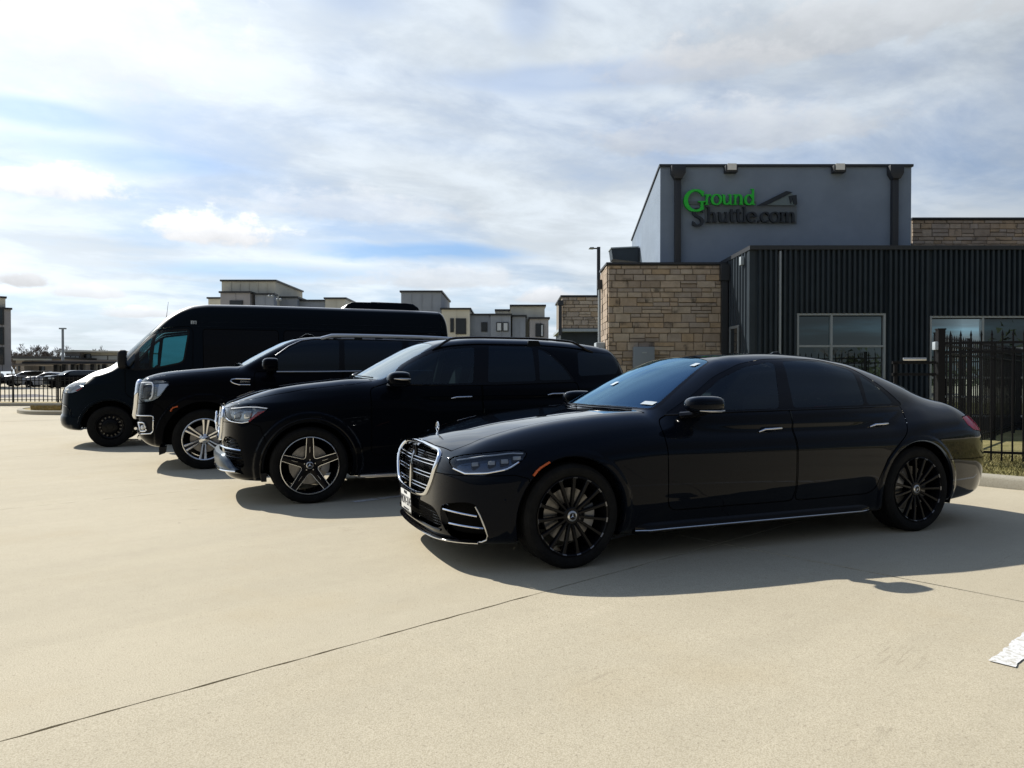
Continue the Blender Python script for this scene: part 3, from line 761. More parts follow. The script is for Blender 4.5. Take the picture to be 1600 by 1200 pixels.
# ---------------------------------------------------------------- wheels
def tyre(R, r, wd, parent, grooves=4):
    prof = [(r-.006, .040), (r+.006, .016), (r+.014, .009), (r+(R-r)*.42, .002), (r+(R-r)*.72, .006), (R-.012, .017), (R-.004, .028)]
    y0, y1 = .034, wd-.034; k = grooves
    for i in range(k+1):
        a = y0+(y1-y0)*i/(k+1)+(.004 if i else 0); b = y0+(y1-y0)*(i+1)/(k+1)-(.004 if i < k else 0)
        prof += [(R, a), (R, b)] if i in (0, k) else [(R, a), (R, b)]
        if i < k: prof += [(R-.008, b+.001), (R-.008, b+.007)]
    prof += [(R-.004, wd-.028), (R-.012, wd-.017), (r+(R-r)*.6, wd-.002), (r, wd-.015), (r-.006, wd-.04)]
    mb = MB().lathe(prof, 72)
    return mb.build('tyre', M['tyre'], parent, angle=28)
def bar(mb, us, vs, ws, ys, dep, ang):
    """radial bar: at radius u, sideways offset v, half width w, front at y, depth dep"""
    c, q = math.cos(ang), math.sin(ang); V = []; n = len(us)
    for u, v, w_, y in zip(us, vs, ws, ys):
        for (a, b) in ((v-w_, y+.004), (v-w_*.7, y), (v+w_*.7, y), (v+w_, y+.004), (v+w_*1.1, y+dep), (v-w_*1.1, y+dep)):
            V.append((u*c-a*q, b, u*q+a*c))
    F = [(i*6+k, i*6+(k+1) % 6, (i+1)*6+(k+1) % 6, (i+1)*6+k) for i in range(n-1) for k in range(6)]
    F += [tuple(range(6)), tuple(range((n-1)*6, n*6))[::-1]]
    mb.add(V, F)
def star_logo(mb, r, y, th=.004, w0=.16):
    for k in range(3):
        a = math.pi/2+k*2*math.pi/3; c, q = math.cos(a), math.sin(a)
        pts = [(0, -r*w0), (0, r*w0), (r, 0)]
        P = [(u*c-v*q, y, u*q+v*c) for u, v in pts]+[(r*.1*c, y-th, r*.1*q)]
        mb.add(P, [(0, 1, 2), (0, 3, 1), (1, 3, 2), (2, 3, 0)])
def brake(parent, r, y, rim):
    MB().lathe([(r*.45, y), (r, y), (r, y+.03), (r*.45, y+.03)], 48, closed=True).build('brake_disc', M['steel'], parent)
    mb = MB()
    mb.lathe([(r*.62, y-.03), (r*1.04, y-.03), (r*1.04, y+.06), (r*.62, y+.06)], 10, a0=-.45, a1=.45, closed=True)
    mb.build('brake_caliper', M['caliper'], parent, bevel=.006)
def barrel(mb, r, wd):
    mb.lathe([(r, .016), (r+.004, .011), (r-.003, .008), (r-.010, .014), (r-.014, .030), (r-.024, .065), (r-.030, wd*.8)], 72)
def wheel_sedan():
    R, r, wd = .356, .268, .255
    e = empty('wheel'); tyre(R, r, wd, e)
    mb = MB(); barrel(mb, r, wd)
    for k in range(15):
        a = math.pi/2+k*2*math.pi/15
        bar(mb, [.045, .10, .18, .236, .256], [0]*5, [.0085, .0095, .0105, .012, .016], [.036, .026, .018, .016, .014], .030, a)
    mb.lathe([(0, .030), (.052, .030), (.062, .038), (.064, .075)], 40)
    mb.build('rim', M['rimblack'], e, angle=30)
    me = MB().lathe([(.2575, .0110), (.2630, .0068), (.2655, .0062), (.2610, .0128)], 6, a0=-.06, a1=.06, closed=True).data('rim_nick', M['nick'])
    for k in range(15): inst('rim_nick', me, e, rot=(0, math.pi/2+(k+.5)*2*math.pi/15, 0))   # bright nicks between the spoke ends
    MB().lathe([(0, .022), (.030, .022), (.036, .026), (.037, .04)], 40).build('hub_cap', M['satin'], e)
    MB().lathe([(0, .0206), (.0235, .0206), (.0245, .0222)], 36).build('cap_inset', M['rimblack'], e)
    q = MB(); star_logo(q, .024, .0203, .003); q.build('cap_star', M['chrome'], e)
    brake(e, .185, .095, r); e['spin'] = .05
    return e
def wheel_gle():
    R, r, wd = .391, .297, .275
    e = empty('wheel'); tyre(R, r, wd, e)
    mb = MB(); barrel(mb, r-.004, wd)
    sv = MB(); sv.lathe([(r-.002, .010), (r-.003, .005), (r-.009, .004), (r-.013, .010)], 72)
    for k in range(5):
        a = math.pi/2+k*2*math.pi/5
        bar(mb, [.03, .075, .11, .20, .285], [0]*5, [.04, .046, .040, .036, .031], [.040, .038, .034, .024, .014], .035, a)
        for sg in (-1, 1):
            bar(sv, [.0695, .082, .10, .20, .290], [sg*.0505, sg*.043, sg*.0395, sg*.036, sg*.0315], [.0035]*5, [.037, .0355, .033, .0225, .0115], .014, a)
        bar(sv, [.13, .19], [0, 0], [.0014, .0014], [.0295, .0235], .004, a)
    mb.lathe([(0, .034), (.045, .034), (.062, .040), (.066, .07)], 40)
    mb.build('rim', M['rimblack'], e, angle=30); sv.build('machined_edge', M['polish'], e)
    MB().lathe([(0, .027), (.030, .027), (.036, .031), (.037, .04)], 40).build('hub_cap', M['satin'], e)
    MB().lathe([(0, .0256), (.0275, .0256), (.0285, .0272)], 36).build('cap_inset', M['rimblack'], e)
    q = MB(); star_logo(q, .027, .0253, .003); q.build('cap_star', M['chrome'], e)
    b = MB()
    for k in range(5):
        t = math.pi/2+k*2*math.pi/5; b.lathe([(0, .027), (.0055, .027), (.007, .04)], 10, c=(.056*math.cos(t), 0, .056*math.sin(t)))
    b.build('wheel_bolt', M['satin'], e)
    brake(e, .20, .10, r); e['spin'] = 0.0
    return e
def wheel_yukon():
    R, r, wd = .419, .292, .275
    e = empty('wheel'); tyre(R, r, wd, e)
    mb = MB(); barrel(mb, r, wd); mb.build('rim', M['rimdark'], e, angle=30)
    sv = MB(); sv.lathe([(r, .014), (r+.002, .008), (r-.006, .005), (r-.016, .010), (r-.022, .022)], 72)
    for k in range(6):
        a = math.pi/2+k*2*math.pi/6
        for sg in (-1, 1):
            bar(sv, [.055, .11, .19, .285], [sg*.018, sg*.021, sg*.027, sg*.036], [.0115, .0115, .0125, .016], [.044, .034, .022, .010], .028, a)
    sv.lathe([(0, .03), (.05, .032), (.075, .044), (.082, .07)], 40)
    sv.build('spoke', M['polish'], e, angle=30)
    pk = MB()
    for k in range(6):
        a = math.pi/2+k*2*math.pi/6
        bar(pk, [.10, .19, .265], [0, 0, 0], [.008, .013, .017], [.040, .030, .020], .02, a)
    pk.build('spoke_pocket', M['rimdark'], e)
    b = MB()
    for k in range(6):
        t = math.pi/2+(k+.5)*2*math.pi/6; b.lathe([(0, .022), (.010, .022), (.013, .045)], 6, c=(.066*math.cos(t), 0, .066*math.sin(t)))
    b.build('wheel_nut', M['rimdark'], e)
    MB().lathe([(0, .018), (.030, .018), (.040, .024), (.042, .045)], 36).build('hub_cap', M['chrome'], e)
    brake(e, .19, .11, r); e['spin'] = .08
    return e
def wheel_van():
    R, r, wd = .375, .232, .245
    e = empty('wheel'); tyre(R, r, wd, e)
    mb = MB()
    mb.lathe([(r, .016), (r+.003, .010), (r-.006, .008), (r-.014, .02), (r-.02, .05), (r-.045, .062)], 64)
    mb.lathe([(.150, .050), (.135, .030), (.110, .020), (.06, .018), (.055, .004), (0, .002)], 48)
    for k in range(16):
        a = k*2*math.pi/16; bar(mb, [.145, .192], [0, 0], [.015, .021], [.046, .058], .008, a)
    mb.build('rim', M['rimblack'], e, angle=30)
    MB().lathe([(.14, .105), (.2, .105), (.2, .11)], 32).build('brake_drum', M['steel'], e)
    b = MB()
    for k in range(6):
        t = k*math.pi/3; b.lathe([(0, .004), (.011, .006), (.013, .03)], 6, c=(.085*math.cos(t), 0, .085*math.sin(t)))
    b.build('wheel_nut', M['rimblack'], e); e['spin'] = .1
    return e

# ---------------------------------------------------------------- cabin
def rbox(name, m, parent, c, sz, bev=.05, rot=(0, 0, 0)):
    mb = MB().box(-sz[0]/2, sz[0]/2, -sz[1]/2, sz[1]/2, -sz[2]/2, sz[2]/2)
    me = mb.data(name, m, bevel=bev, seg=3, angle=60)
    return inst(name, me, parent, c, rot)
def seat(parent, x, y, z, m, tilt=.30):
    b = rbox('seat', m, parent, (x, y, z), (.50, .50, .16), .06)
    rbox('seat_back', m, b, (.30, 0, .34), (.15, .48, .62), .065, (0, tilt, 0))
    rbox('headrest', m, b, (.43, 0, .74), (.10, .27, .18), .045, (0, tilt*.6, 0))
    return b
def cabin(root, dash_x, dash_z, seat_x, seat_z, m, floor=(.3, 3.3), w=.66, rows=((0, 0),), tilt=.30):
    rbox('dashboard', M['cabin'], root, (dash_x, 0, dash_z-.16), (.42, 1.36, .30), .09)
    sw = MB().tube([(0, .19*math.cos(t), .19*math.sin(t)) for t in np.linspace(0, 2*math.pi, 32)[:-1]], .015, 8, closed=True)
    sw.tube([(0, -.18, 0), (.03, 0, 0), (0, .18, 0)], .02, 6); sw.tube([(-.25, 0, -.02), (.03, 0, -.02)], .035, 8)
    inst('steering_wheel', sw.data('steering_wheel', M['cabin']), root, (dash_x+.34, -.38, dash_z-.06), (0, .45, 0))
    for (dx_, dzz) in rows:
        for y in (-.38, .38): seat(root, seat_x+dx_, y, seat_z+dzz, m, tilt)
    MB().box(floor[0], floor[1], -w, w, .33, .36).build('cabin_floor', M['cabin'], root)
def door_mirror(car, c, r, m_shell, strip=None, stalk=None, pw=.72):
    mb = MB().ellipsoid(c, r, 28, 16, pw); lim = c[0]+r[0]*.72
    mb.v = [(min(v[0], lim), v[1], v[2]) for v in mb.v]
    nm, fm = car.pair('door_mirror', mb, m_shell, angle=70)
    g = MB().ellipsoid((lim, c[1], c[2]), (.004, r[1]*.52, r[2]*.52), 20, 10, .7)
    car.pair('mirror_glass', g, M['mirror'], parent=(nm, fm))
    if strip:
        st = MB()
        st.tube([(c[0]-r[0]*.62, c[1]-r[1]*.86, c[2]+strip[0]), (c[0]-r[0]*.1, c[1]-r[1]*1.0, c[2]+strip[0]-.004), (c[0]+r[0]*.45, c[1]-r[1]*.98, c[2]+strip[0]-.006), (c[0]+r[0]*.70, c[1]-r[1]*.80, c[2]+strip[0]-.004)], [.004, strip[1], strip[1], .005], 8)
        car.pair('mirror_strip', st, M['satin'], parent=(nm, fm))
    if stalk: car.pair('mirror_stalk', MB().tube(stalk, [.055, .048, .045], 10, sy=.62), M['gloss'], parent=(nm, fm))
    return nm, fm
def handle(car, x0, x1, z, m, parents, drop=.012):
    xs = np.linspace(x0, x1, 9); t = (xs-x0)/(x1-x0)
    zs = z-drop*(1-np.clip(t*4, 0, 1))*1.0+.004*t
    off = .004+.022*np.sin(np.pi*np.clip(t, .02, .98))**.5
    p = car.P(xs, zs); y = p[:, 1]-off
    mb = MB().tube(np.stack([xs, y, zs], 1), [.006, .008]+[.0095]*5+[.0095, .008], 8, sy=.9)
    return car.pair('door_handle', mb, m, parent=parents, angle=60)
def plate(car, y, z, txt, top='TEXAS', parent=None, tilt=0):
    p = car.Pf([y+1e-3], [z], .03)[0]
    o = inst('licence_plate', MB().box(-.004, .004, -.1525, .1525, -.076, .076).data('licence_plate', M['plate'], bevel=.003), car.root, tuple(p), (0, tilt, 0))
    rot = Matrix(((0, 0, -1), (-1, 0, 0), (0, 1, 0))).to_4x4()      # text faces -x, reads left to right for someone in front
    text_obj('plate_number', txt, .092, M['plateink'], o, .0012, Matrix.Translation((-.0052, 0, -.004)) @ rot, .78)
    text_obj('plate_state', top, .030, M['plateink'], o, .0012, Matrix.Translation((-.0052, 0, .057)) @ rot, 1.1)
    text_obj('plate_slogan', 'THE LONE STAR STATE', .015, M['plateink'], o, .0012, Matrix.Translation((-.0052, 0, -.064)) @ rot)
    fr = MB()
    for a in ((-.0065, .002, -.158, .158, .0765, .083), (-.0065, .002, -.158, .158, -.083, -.0765), (-.0065, .002, -.158, -.1530, -.0765, .0765), (-.0065, .002, .1530, .158, -.0765, .0765)): fr.box(*a)
    fr.build('plate_frame', M['gloss'], o)
    return o
# ================================================================ the four vehicles
CARPOS = {'s': (.069, 5.825, .380), 'g': (-2.425, 8.373, .395), 'y': (-4.647, 11.185, .368), 'v': (-7.694, 14.329, .374)}
def closed_strip(car, poly, off, r, front=False, n=8, sy=1.0):
    q = resample(np.asarray(poly, float), .02, True)
    p = car.Pf(q[:, 0], q[:, 1], off) if front else car.P(q[:, 0], q[:, 1], off)
    return MB().tube(p, r, n, closed=True, sy=sy)
def tidy_glass(car, name, ins, m, parent, mode='pair', inset=.004):
    return car.emit(name, shift(ins, -inset), m, mode, parent)
def lamp(car, ins, name='headlight', depth=.05, bowl='lampbowl'):
    """clear lens on the skin, reflector bowl behind it; returns the two lens objects"""
    L = car.emit(name, shift(ins, .001), M['lens'], 'pair')
    car.emit('lamp_bowl', shift(ins, -depth), M[bowl], 'pair', L)
    return L
def lamp_block(car, L, x, z, sx, sz, m, inset=.03, dy=.03, name='lamp_module'):
    p = car.P([x], [z], -inset)[0]
    mb = MB().box(p[0]-sx/2, p[0]+sx/2, p[1]-.002, p[1]+dy, p[2]-sz/2, p[2]+sz/2)
    car.pair(name, mb, m, L, bevel=min(sx, sz)*.18)

def build_sedan():
    c = Car('sedan', 'long black saloon nearest the camera with a chrome radiator grille and all-black wheels', 'car', SEDAN, CARPOS['s'][:2], CARPOS['s'][2], .016, (-1.02, .12), (4.55, 1.02, 1.56), M['paint_s'])
    r = c.root
    for ax in (0, 3.216): c.arch(ax, .356, .413)
    # glazing -------------------------------------------------------
    sur = c.cut(xzpoly([(.80, 1.012), (1.10, 1.165), (1.35, 1.305), (1.62, 1.402), (1.90, 1.444), (2.20, 1.452), (2.50, 1.443), (2.80, 1.383), (3.02, 1.23), (3.175, 1.075), (3.16, 1.052), (2.0, 1.036)], .06), 0)
    fg, sur = c.sub(sur, xzpoly([(1.00, 1.046), (1.15, 1.152), (1.387, 1.285), (1.655, 1.377), (1.93, 1.420), (1.975, 1.415), (1.82, 1.055)], .035))
    rg, sur = c.sub(sur, xzpoly([(2.075, 1.428), (2.30, 1.436), (2.54, 1.425), (2.79, 1.347), (2.72, 1.067), (1.96, 1.057)], .035))
    qg, sur = c.sub(sur, xzpoly([(2.84, 1.322), (2.95, 1.235), (3.055, 1.122), (3.07, 1.072), (2.755, 1.067)], .035))
    c.emit('window_surround', shift(sur, -.003), M['gloss'], 'pair')
    ws = c.cut(xypoly([(.445, 0), (.52, .32), (.70, .675), (.80, .715), (1.06, .635), (1.36, .525), (1.44, .49), (1.475, .25), (1.48, 0)], 1.03, 1, (.2, 1.9)), 0)
    wsi, wsr = c.sub(ws, xypoly([(.50, 0), (.575, .32), (.735, .65), (.80, .68), (1.06, .60), (1.36, .495), (1.47, .46), (1.50, .25), (1.51, 0)], 1.0, 1, (.2, 1.9)))
    W_ = c.emit('windscreen', shift(wsi, -.003), M['wglass']); c.emit('windscreen_border', shift(wsr, -.003), M['gloss'], 'join', W_)
    rw = c.cut(xypoly([(2.98, 0), (3.02, .42), (3.25, .52), (3.58, .56), (3.74, .40), (3.78, 0)], 1.08, 1, (2.5, 4.2)), 0)
    c.emit('rear_window', shift(rw, -.003), M['dglass'])
    # shut lines ----------------------------------------------------
    fd = c.cut(xzpoly([(.735, .98), (.742, .60), (.748, .385), (.80, .342), (1.865, .342), (1.90, .36), (1.905, 1.058), (.9, 1.045)], .05, .5))
    D = c.emit('front_door', fd, M['paint_s'], 'pair')
    rd = c.cut(xzpoly([(1.914, .36), (1.95, .342), (2.66, .352), (2.735, .40), (2.77, .50), (2.85, .64), (2.96, .74), (3.085, .83), (3.135, .93), (3.15, 1.03), (3.13, 1.058), (1.914, 1.058)], .05, .5))
    D2 = c.emit('rear_door', rd, M['paint_s'], 'pair')
    tidy_glass(c, 'door_window', fg, M['fglass'], D); tidy_glass(c, 'door_window', rg, M['dglass'], D2); tidy_glass(c, 'quarter_window', qg, M['dglass'], D2)
    gr = yzpoly([(0, .815), (.40, .792), (.475, .778), (.525, .745), (.535, .69), (.50, .60), (.42, .505), (.36, .475), (.2, .462), (0, .458)], -.5, 1)
    gi = c.cut(gr, 0)
    hl = c.cut(xzpoly([(-.79, .735), (-.74, .768), (-.60, .792), (-.40, .812), (-.31, .803), (-.345, .755), (-.45, .688), (-.60, .662), (-.73, .655), (-.775, .685)], 1, .48), .003)
    bon = c.cut(xypoly([(-.795, 0), (-.79, .30), (-.745, .56), (-.62, .595), (-.42, .60), (.10, .625), (.60, .70), (.69, .72), (.63, .55), (.49, .30), (.42, 0)], .70, 0, (-.85, 1.0)))
    c.emit('bonnet', bon, M['paint_s'])
    # intakes -------------------------------------------------------
    mid = c.cut(yzpoly([(0, .425), (.45, .420), (.54, .405), (.60, .335), (.60, .275), (.40, .262), (0, .262)], -.6, 1), 0)
    sid = c.cut(lambda x, y, z: np.where((y > .55) & (x < -.4), sdpoly(x, z, smooth_poly([(-.84, .40), (-.83, .45), (-.74, .478), (-.675, .47), (-.655, .445), (-.585, .26), (-.572, .225), (-.59, .205), (-.76, .212), (-.825, .29)], 1)), 1.0), 0)
    for nm, q in (('centre_intake', mid), ('side_intake', sid)):
        if nm == 'centre_intake': c.emit(nm, shift(q, -.06), M['plastic'])
        else: c.emit(nm, shift(q, -.06), M['gap'], 'pair')
    fb = c.cut(xzpoly([(-1.4, -.2), (-1.4, .648), (-.72, .650), (-.42, .655), (-.33, .63), (-.2, -.2)], 0), .003)
    c.emit('front_bumper', fb, M['paint_s'])
    rb = c.cut(lambda x, y, z: np.maximum(3.5-x, z-(.60+.02*np.sin(x))), .003)
    c.emit('rear_bumper', rb, M['paint_s'])
    bl = c.cut(lambda x, y, z: np.maximum(np.maximum(3.70-x, y-.70), .62-z), .003)
    c.emit('boot_lid', bl, M['paint_s'])
    tl = c.cut(xzpoly([(3.83, .945), (3.95, .955), (4.5, .93), (4.5, .80), (4.06, .815), (3.93, .835), (3.86, .88)], 0, .50), .003)
    TL = c.emit('tail_light', shift(tl, .001), M['taillens'], 'pair'); c.emit('lamp_bowl', shift(tl, -.04), M['redlens'], 'pair', TL)
    # grille --------------------------------------------------------
    G = c.emit('grille', shift(gi, -.09), M['gap'])
    P = gr.poly
    fr = MB().tube(c.Pf(*resample(P, .03, True).T, .004), .016, 8, closed=True); fr.build('grille_frame', M['chrome'], G, angle=60)
    def hw_at(z):
        ys = [P[i-1][0]+(z-P[i-1][1])/(P[i][1]-P[i-1][1]+1e-9)*(P[i][0]-P[i-1][0]) for i in range(len(P)) if (P[i-1][1] > z) != (P[i][1] > z)]
        return max(abs(y) for y in ys)-.012
    for z in (.705, .615, .525):
        a = hw_at(z); ys = np.linspace(-a, a, 21)
        for dz in (.012, -.012):
            MB().tube(c.Pf(ys, z+dz-.02*(ys/a)**2*0, -.012), .0085, 6, sy=.6).build('grille_slat', M['chrome'], G, angle=60)
    th = MB()
    for z in np.arange(.475, .80, .0215):
        if min(abs(z-q) for q in (.705, .615, .525)) < .018: continue
        a = hw_at(z); ys = np.linspace(-a, a, 15); th.tube(c.Pf(ys, z+0*ys, -.045), .0035, 4)
    for y in np.arange(-.48, .49, .048):
        if abs(y) < .03: continue
        zs = np.linspace(.50, .76, 5); th.tube(c.Pf(np.full(5, y), zs, -.05), .0035, 4)
    th.build('grille_mesh', M['gloss'], G)
    zs = np.linspace(.478, .800, 9); MB().tube(c.Pf(np.full(9, .001), zs, -.002), .009, 6).build('grille_spine', M['chrome'], G)
    p = c.Pf([.001], [.752], .004)[0]; rbox('radar_panel', M['gloss'], G, (p[0]+.01, 0, p[2]), (.02, .105, .085), .008)
    p = c.Pf([.001], [.59], .0)[0]; rbox('radar_panel', M['gloss'], G, (p[0]+.012, 0, p[2]), (.02, .10, .14), .008)
    # bonnet star ---------------------------------------------------
    p = c.Pt([-.685], [0.001])[0]
    st = MB().tube([(p[0]+.004, .036*math.cos(t), p[2]+.055+.036*math.sin(t)) for t in np.linspace(0, 2*math.pi, 30)[:-1]], .0035, 6, closed=True)
    for k in range(3):
        a = math.pi/2+k*2*math.pi/3; st.tube([(p[0]+.004, 0, p[2]+.055), (p[0]+.004, .035*math.cos(a), p[2]+.055+.035*math.sin(a))], [.006, .002], 6)
    st.tube([(p[0], 0, p[2]-.004), (p[0]+.003, 0, p[2]+.022)], [.011, .004], 8)
    st.build('bonnet_star', M['chrome'], r)
    # headlights ----------------------------------------------------
    L = lamp(c, hl, bowl='lampsmoke')
    for x, z, sx, sz in ((-.655, .728, .055, .042), (-.555, .738, .055, .042), (-.470, .748, .062, .046), (-.385, .768, .07, .040)):
        lamp_block(c, L, x, z, sx, sz, M['lampdark'], .034, .02, 'lamp_housing'); lamp_block(c, L, x, z+.004, sx*.80, sz*.62, M['lampwhite'], .024, .01)
    c.pair('light_guide', c.strip([(-.745, .750), (-.60, .778), (-.42, .798), (-.34, .795)], -.012, .005), M['lampwhite'], L)
    c.pair('lamp_trim', c.strip([(-.775, .690), (-.72, .662), (-.60, .668), (-.46, .695), (-.385, .735)], .002, .0055), M['chrome'], L)
    c.pair('side_marker', c.strip([(-.300, .648), (-.262, .690), (-.180, .730)], .003, .0135, sy=.5), M['amber'])
    # intake trims, splitter ---------------------------------------
    c.pair('intake_trim', c.strip([(-.665, .452), (-.64, .40), (-.595, .29), (-.578, .235), (-.60, .212), (-.70, .212)], .006, .0055), M['satin'])
    for a, b in (((-.825, .415), (-.655, .388)), ((-.795, .325), (-.612, .306))):
        xs = np.linspace(a[0], b[0], 9); zs = np.linspace(a[1], b[1], 9)
        c.pair('intake_blade', MB().tube(c.P(xs, zs, .002), .0085, 6, sy=.7), M['chrome'])
    msh = MB()
    for z in np.arange(.28, .415, .02):
        ys = np.linspace(-.56, .56, 15); msh.tube(c.Pf(ys, z+0*ys, -.03), .004, 4)
    for y in np.arange(-.54, .55, .03): msh.tube(c.Pf(np.full(4, y+.0005), np.linspace(.27, .42, 4), -.03), .0035, 4)
    msh.build('intake_mesh', M['gloss'], r)
    ys = np.concatenate([np.linspace(-.80, .80, 41)]); sp = c.Pf(ys+.0003, np.full(41, .225), -.022); sp[:, 2] = .196+.010*(np.abs(ys)/.8)**2
    lip = MB().tube(sp, .040, 10, sy=.32); lip.build('front_splitter', M['gloss'], r)
    sp2 = sp.copy(); sp2 = c.Pf(ys+.0003, np.full(41, .225), .016); sp2[:, 2] = sp[:, 2]-.002; MB().tube(sp2, .0065, 6).build('splitter_trim', M['chrome'], r)
    ys = np.linspace(-.58, .58, 25); MB().tube(c.Pf(ys, np.full(25, .262), .004), .008, 6).build('intake_sill', M['gloss'], r)
    # sills, mirrors, handles, markings ----------------------------
    xs = np.linspace(.50, 2.70, 41); e = sstep(.5, .62, xs)*(1-sstep(2.60, 2.70, xs))
    sk = MB()
    V = []
    for x, q in zip(xs, e):
        y = float(side_y(c.f, [x], [.235])[0])
        for (dy, z) in ((-.03, .29), (.010*q, .262), (.034*q, .238), (.036*q, .205), (.012*q, .190), (-.05, .190)): V.append((x, -(y+dy), z))
    n = len(xs); sk.add(V, [(i*6+k, i*6+k+1, (i+1)*6+k+1, (i+1)*6+k) for i in range(n-1) for k in range(5)]+[tuple(range(6)), tuple(range((n-1)*6, n*6))])
    SK = c.pair('side_sill', sk, M['gloss'], angle=50)
    q = [(x, -(float(side_y(c.f, [x], [.235])[0])+.040*t), .214) for x, t in zip(xs, e)]
    c.pair('sill_trim', MB().tube(q, .0045, 6), M['chrome'], SK)
    nm = door_mirror(c, (1.020, -1.000, 1.100), (.165, .085, .064), M['paint_s'], (-.040, .0085), [(.93, -.84, 1.015), (.99, -.93, 1.03), (1.04, -1.02, 1.062)], .75)
    handle(c, 1.575, 1.795, .900, M['chrome'], D, .018); handle(c, 2.70, 2.91, .908, M['chrome'], D2, .016)
    c.pair('beltline_trim', c.strip([(.82, 1.018), (1.4, 1.036), (2.1, 1.040), (2.7, 1.046), (3.12, 1.052)], .002, .005), M['gloss'])
    plate(c, 0.0, .385, 'WDV-2143', tilt=-.05)
    # screen stickers and the wiper
    for (x, y, a, b, m_) in ((.790, -.615, .03, .085, 'sticker'), (.86, .02, .04, .05, 'sticker'), (1.34, -.43, .04, .045, 'sticker')):
        q = [(x+da*a/2*1.5+(y if x < 1 else .7*y)*db*b/2, y+db*b/2) for da in (-1, 0, 1) for db in (-1, 0, 1)]; v = c.Pt([t[0] for t in q], [t[1] for t in q], .0035)
        MB().add(v, [(0, 1, 4, 3), (1, 2, 5, 4), (3, 4, 7, 6), (4, 5, 8, 7)]).build('screen_sticker', M['sticker'], W_)
    for (y0, y1) in ((-.60, .05), (-.02, .58)):
        ys = np.linspace(y0, y1, 14)+.0003; MB().tube(c.Pt(.485+.46*ys*ys+.02*(ys-y0), ys, .008), .006, 6).build('wiper', M['gloss'], r)
    fin = MB().prism([(2.42, 0), (2.50, .045), (2.56, .048), (2.60, 0)], -.014, .014); p = c.Pt([2.5], [.001])[0]
    fin.v = [(v[0], v[1], v[2]+p[2]-.008) for v in fin.v]; fin.build('roof_antenna', M['paint_s'], r, bevel=.006)
    c.pair('parking_sensor', MB().ellipsoid(tuple(c.P([-.485], [.49], 0)[0]), (.012, .004, .012), 14, 8), M['paint_s'])
    cabin(r, 1.02, 1.0, 1.72, .56, M['seatblack'], rows=((0, -.04), (.92, -.12)), tilt=.42)
    c.finish()
    # bring the skirt piece between the doors and the sill back in as body
    c.wheels(wheel_sedan(), (0, 3.216), .945, .356, .02)
    return c

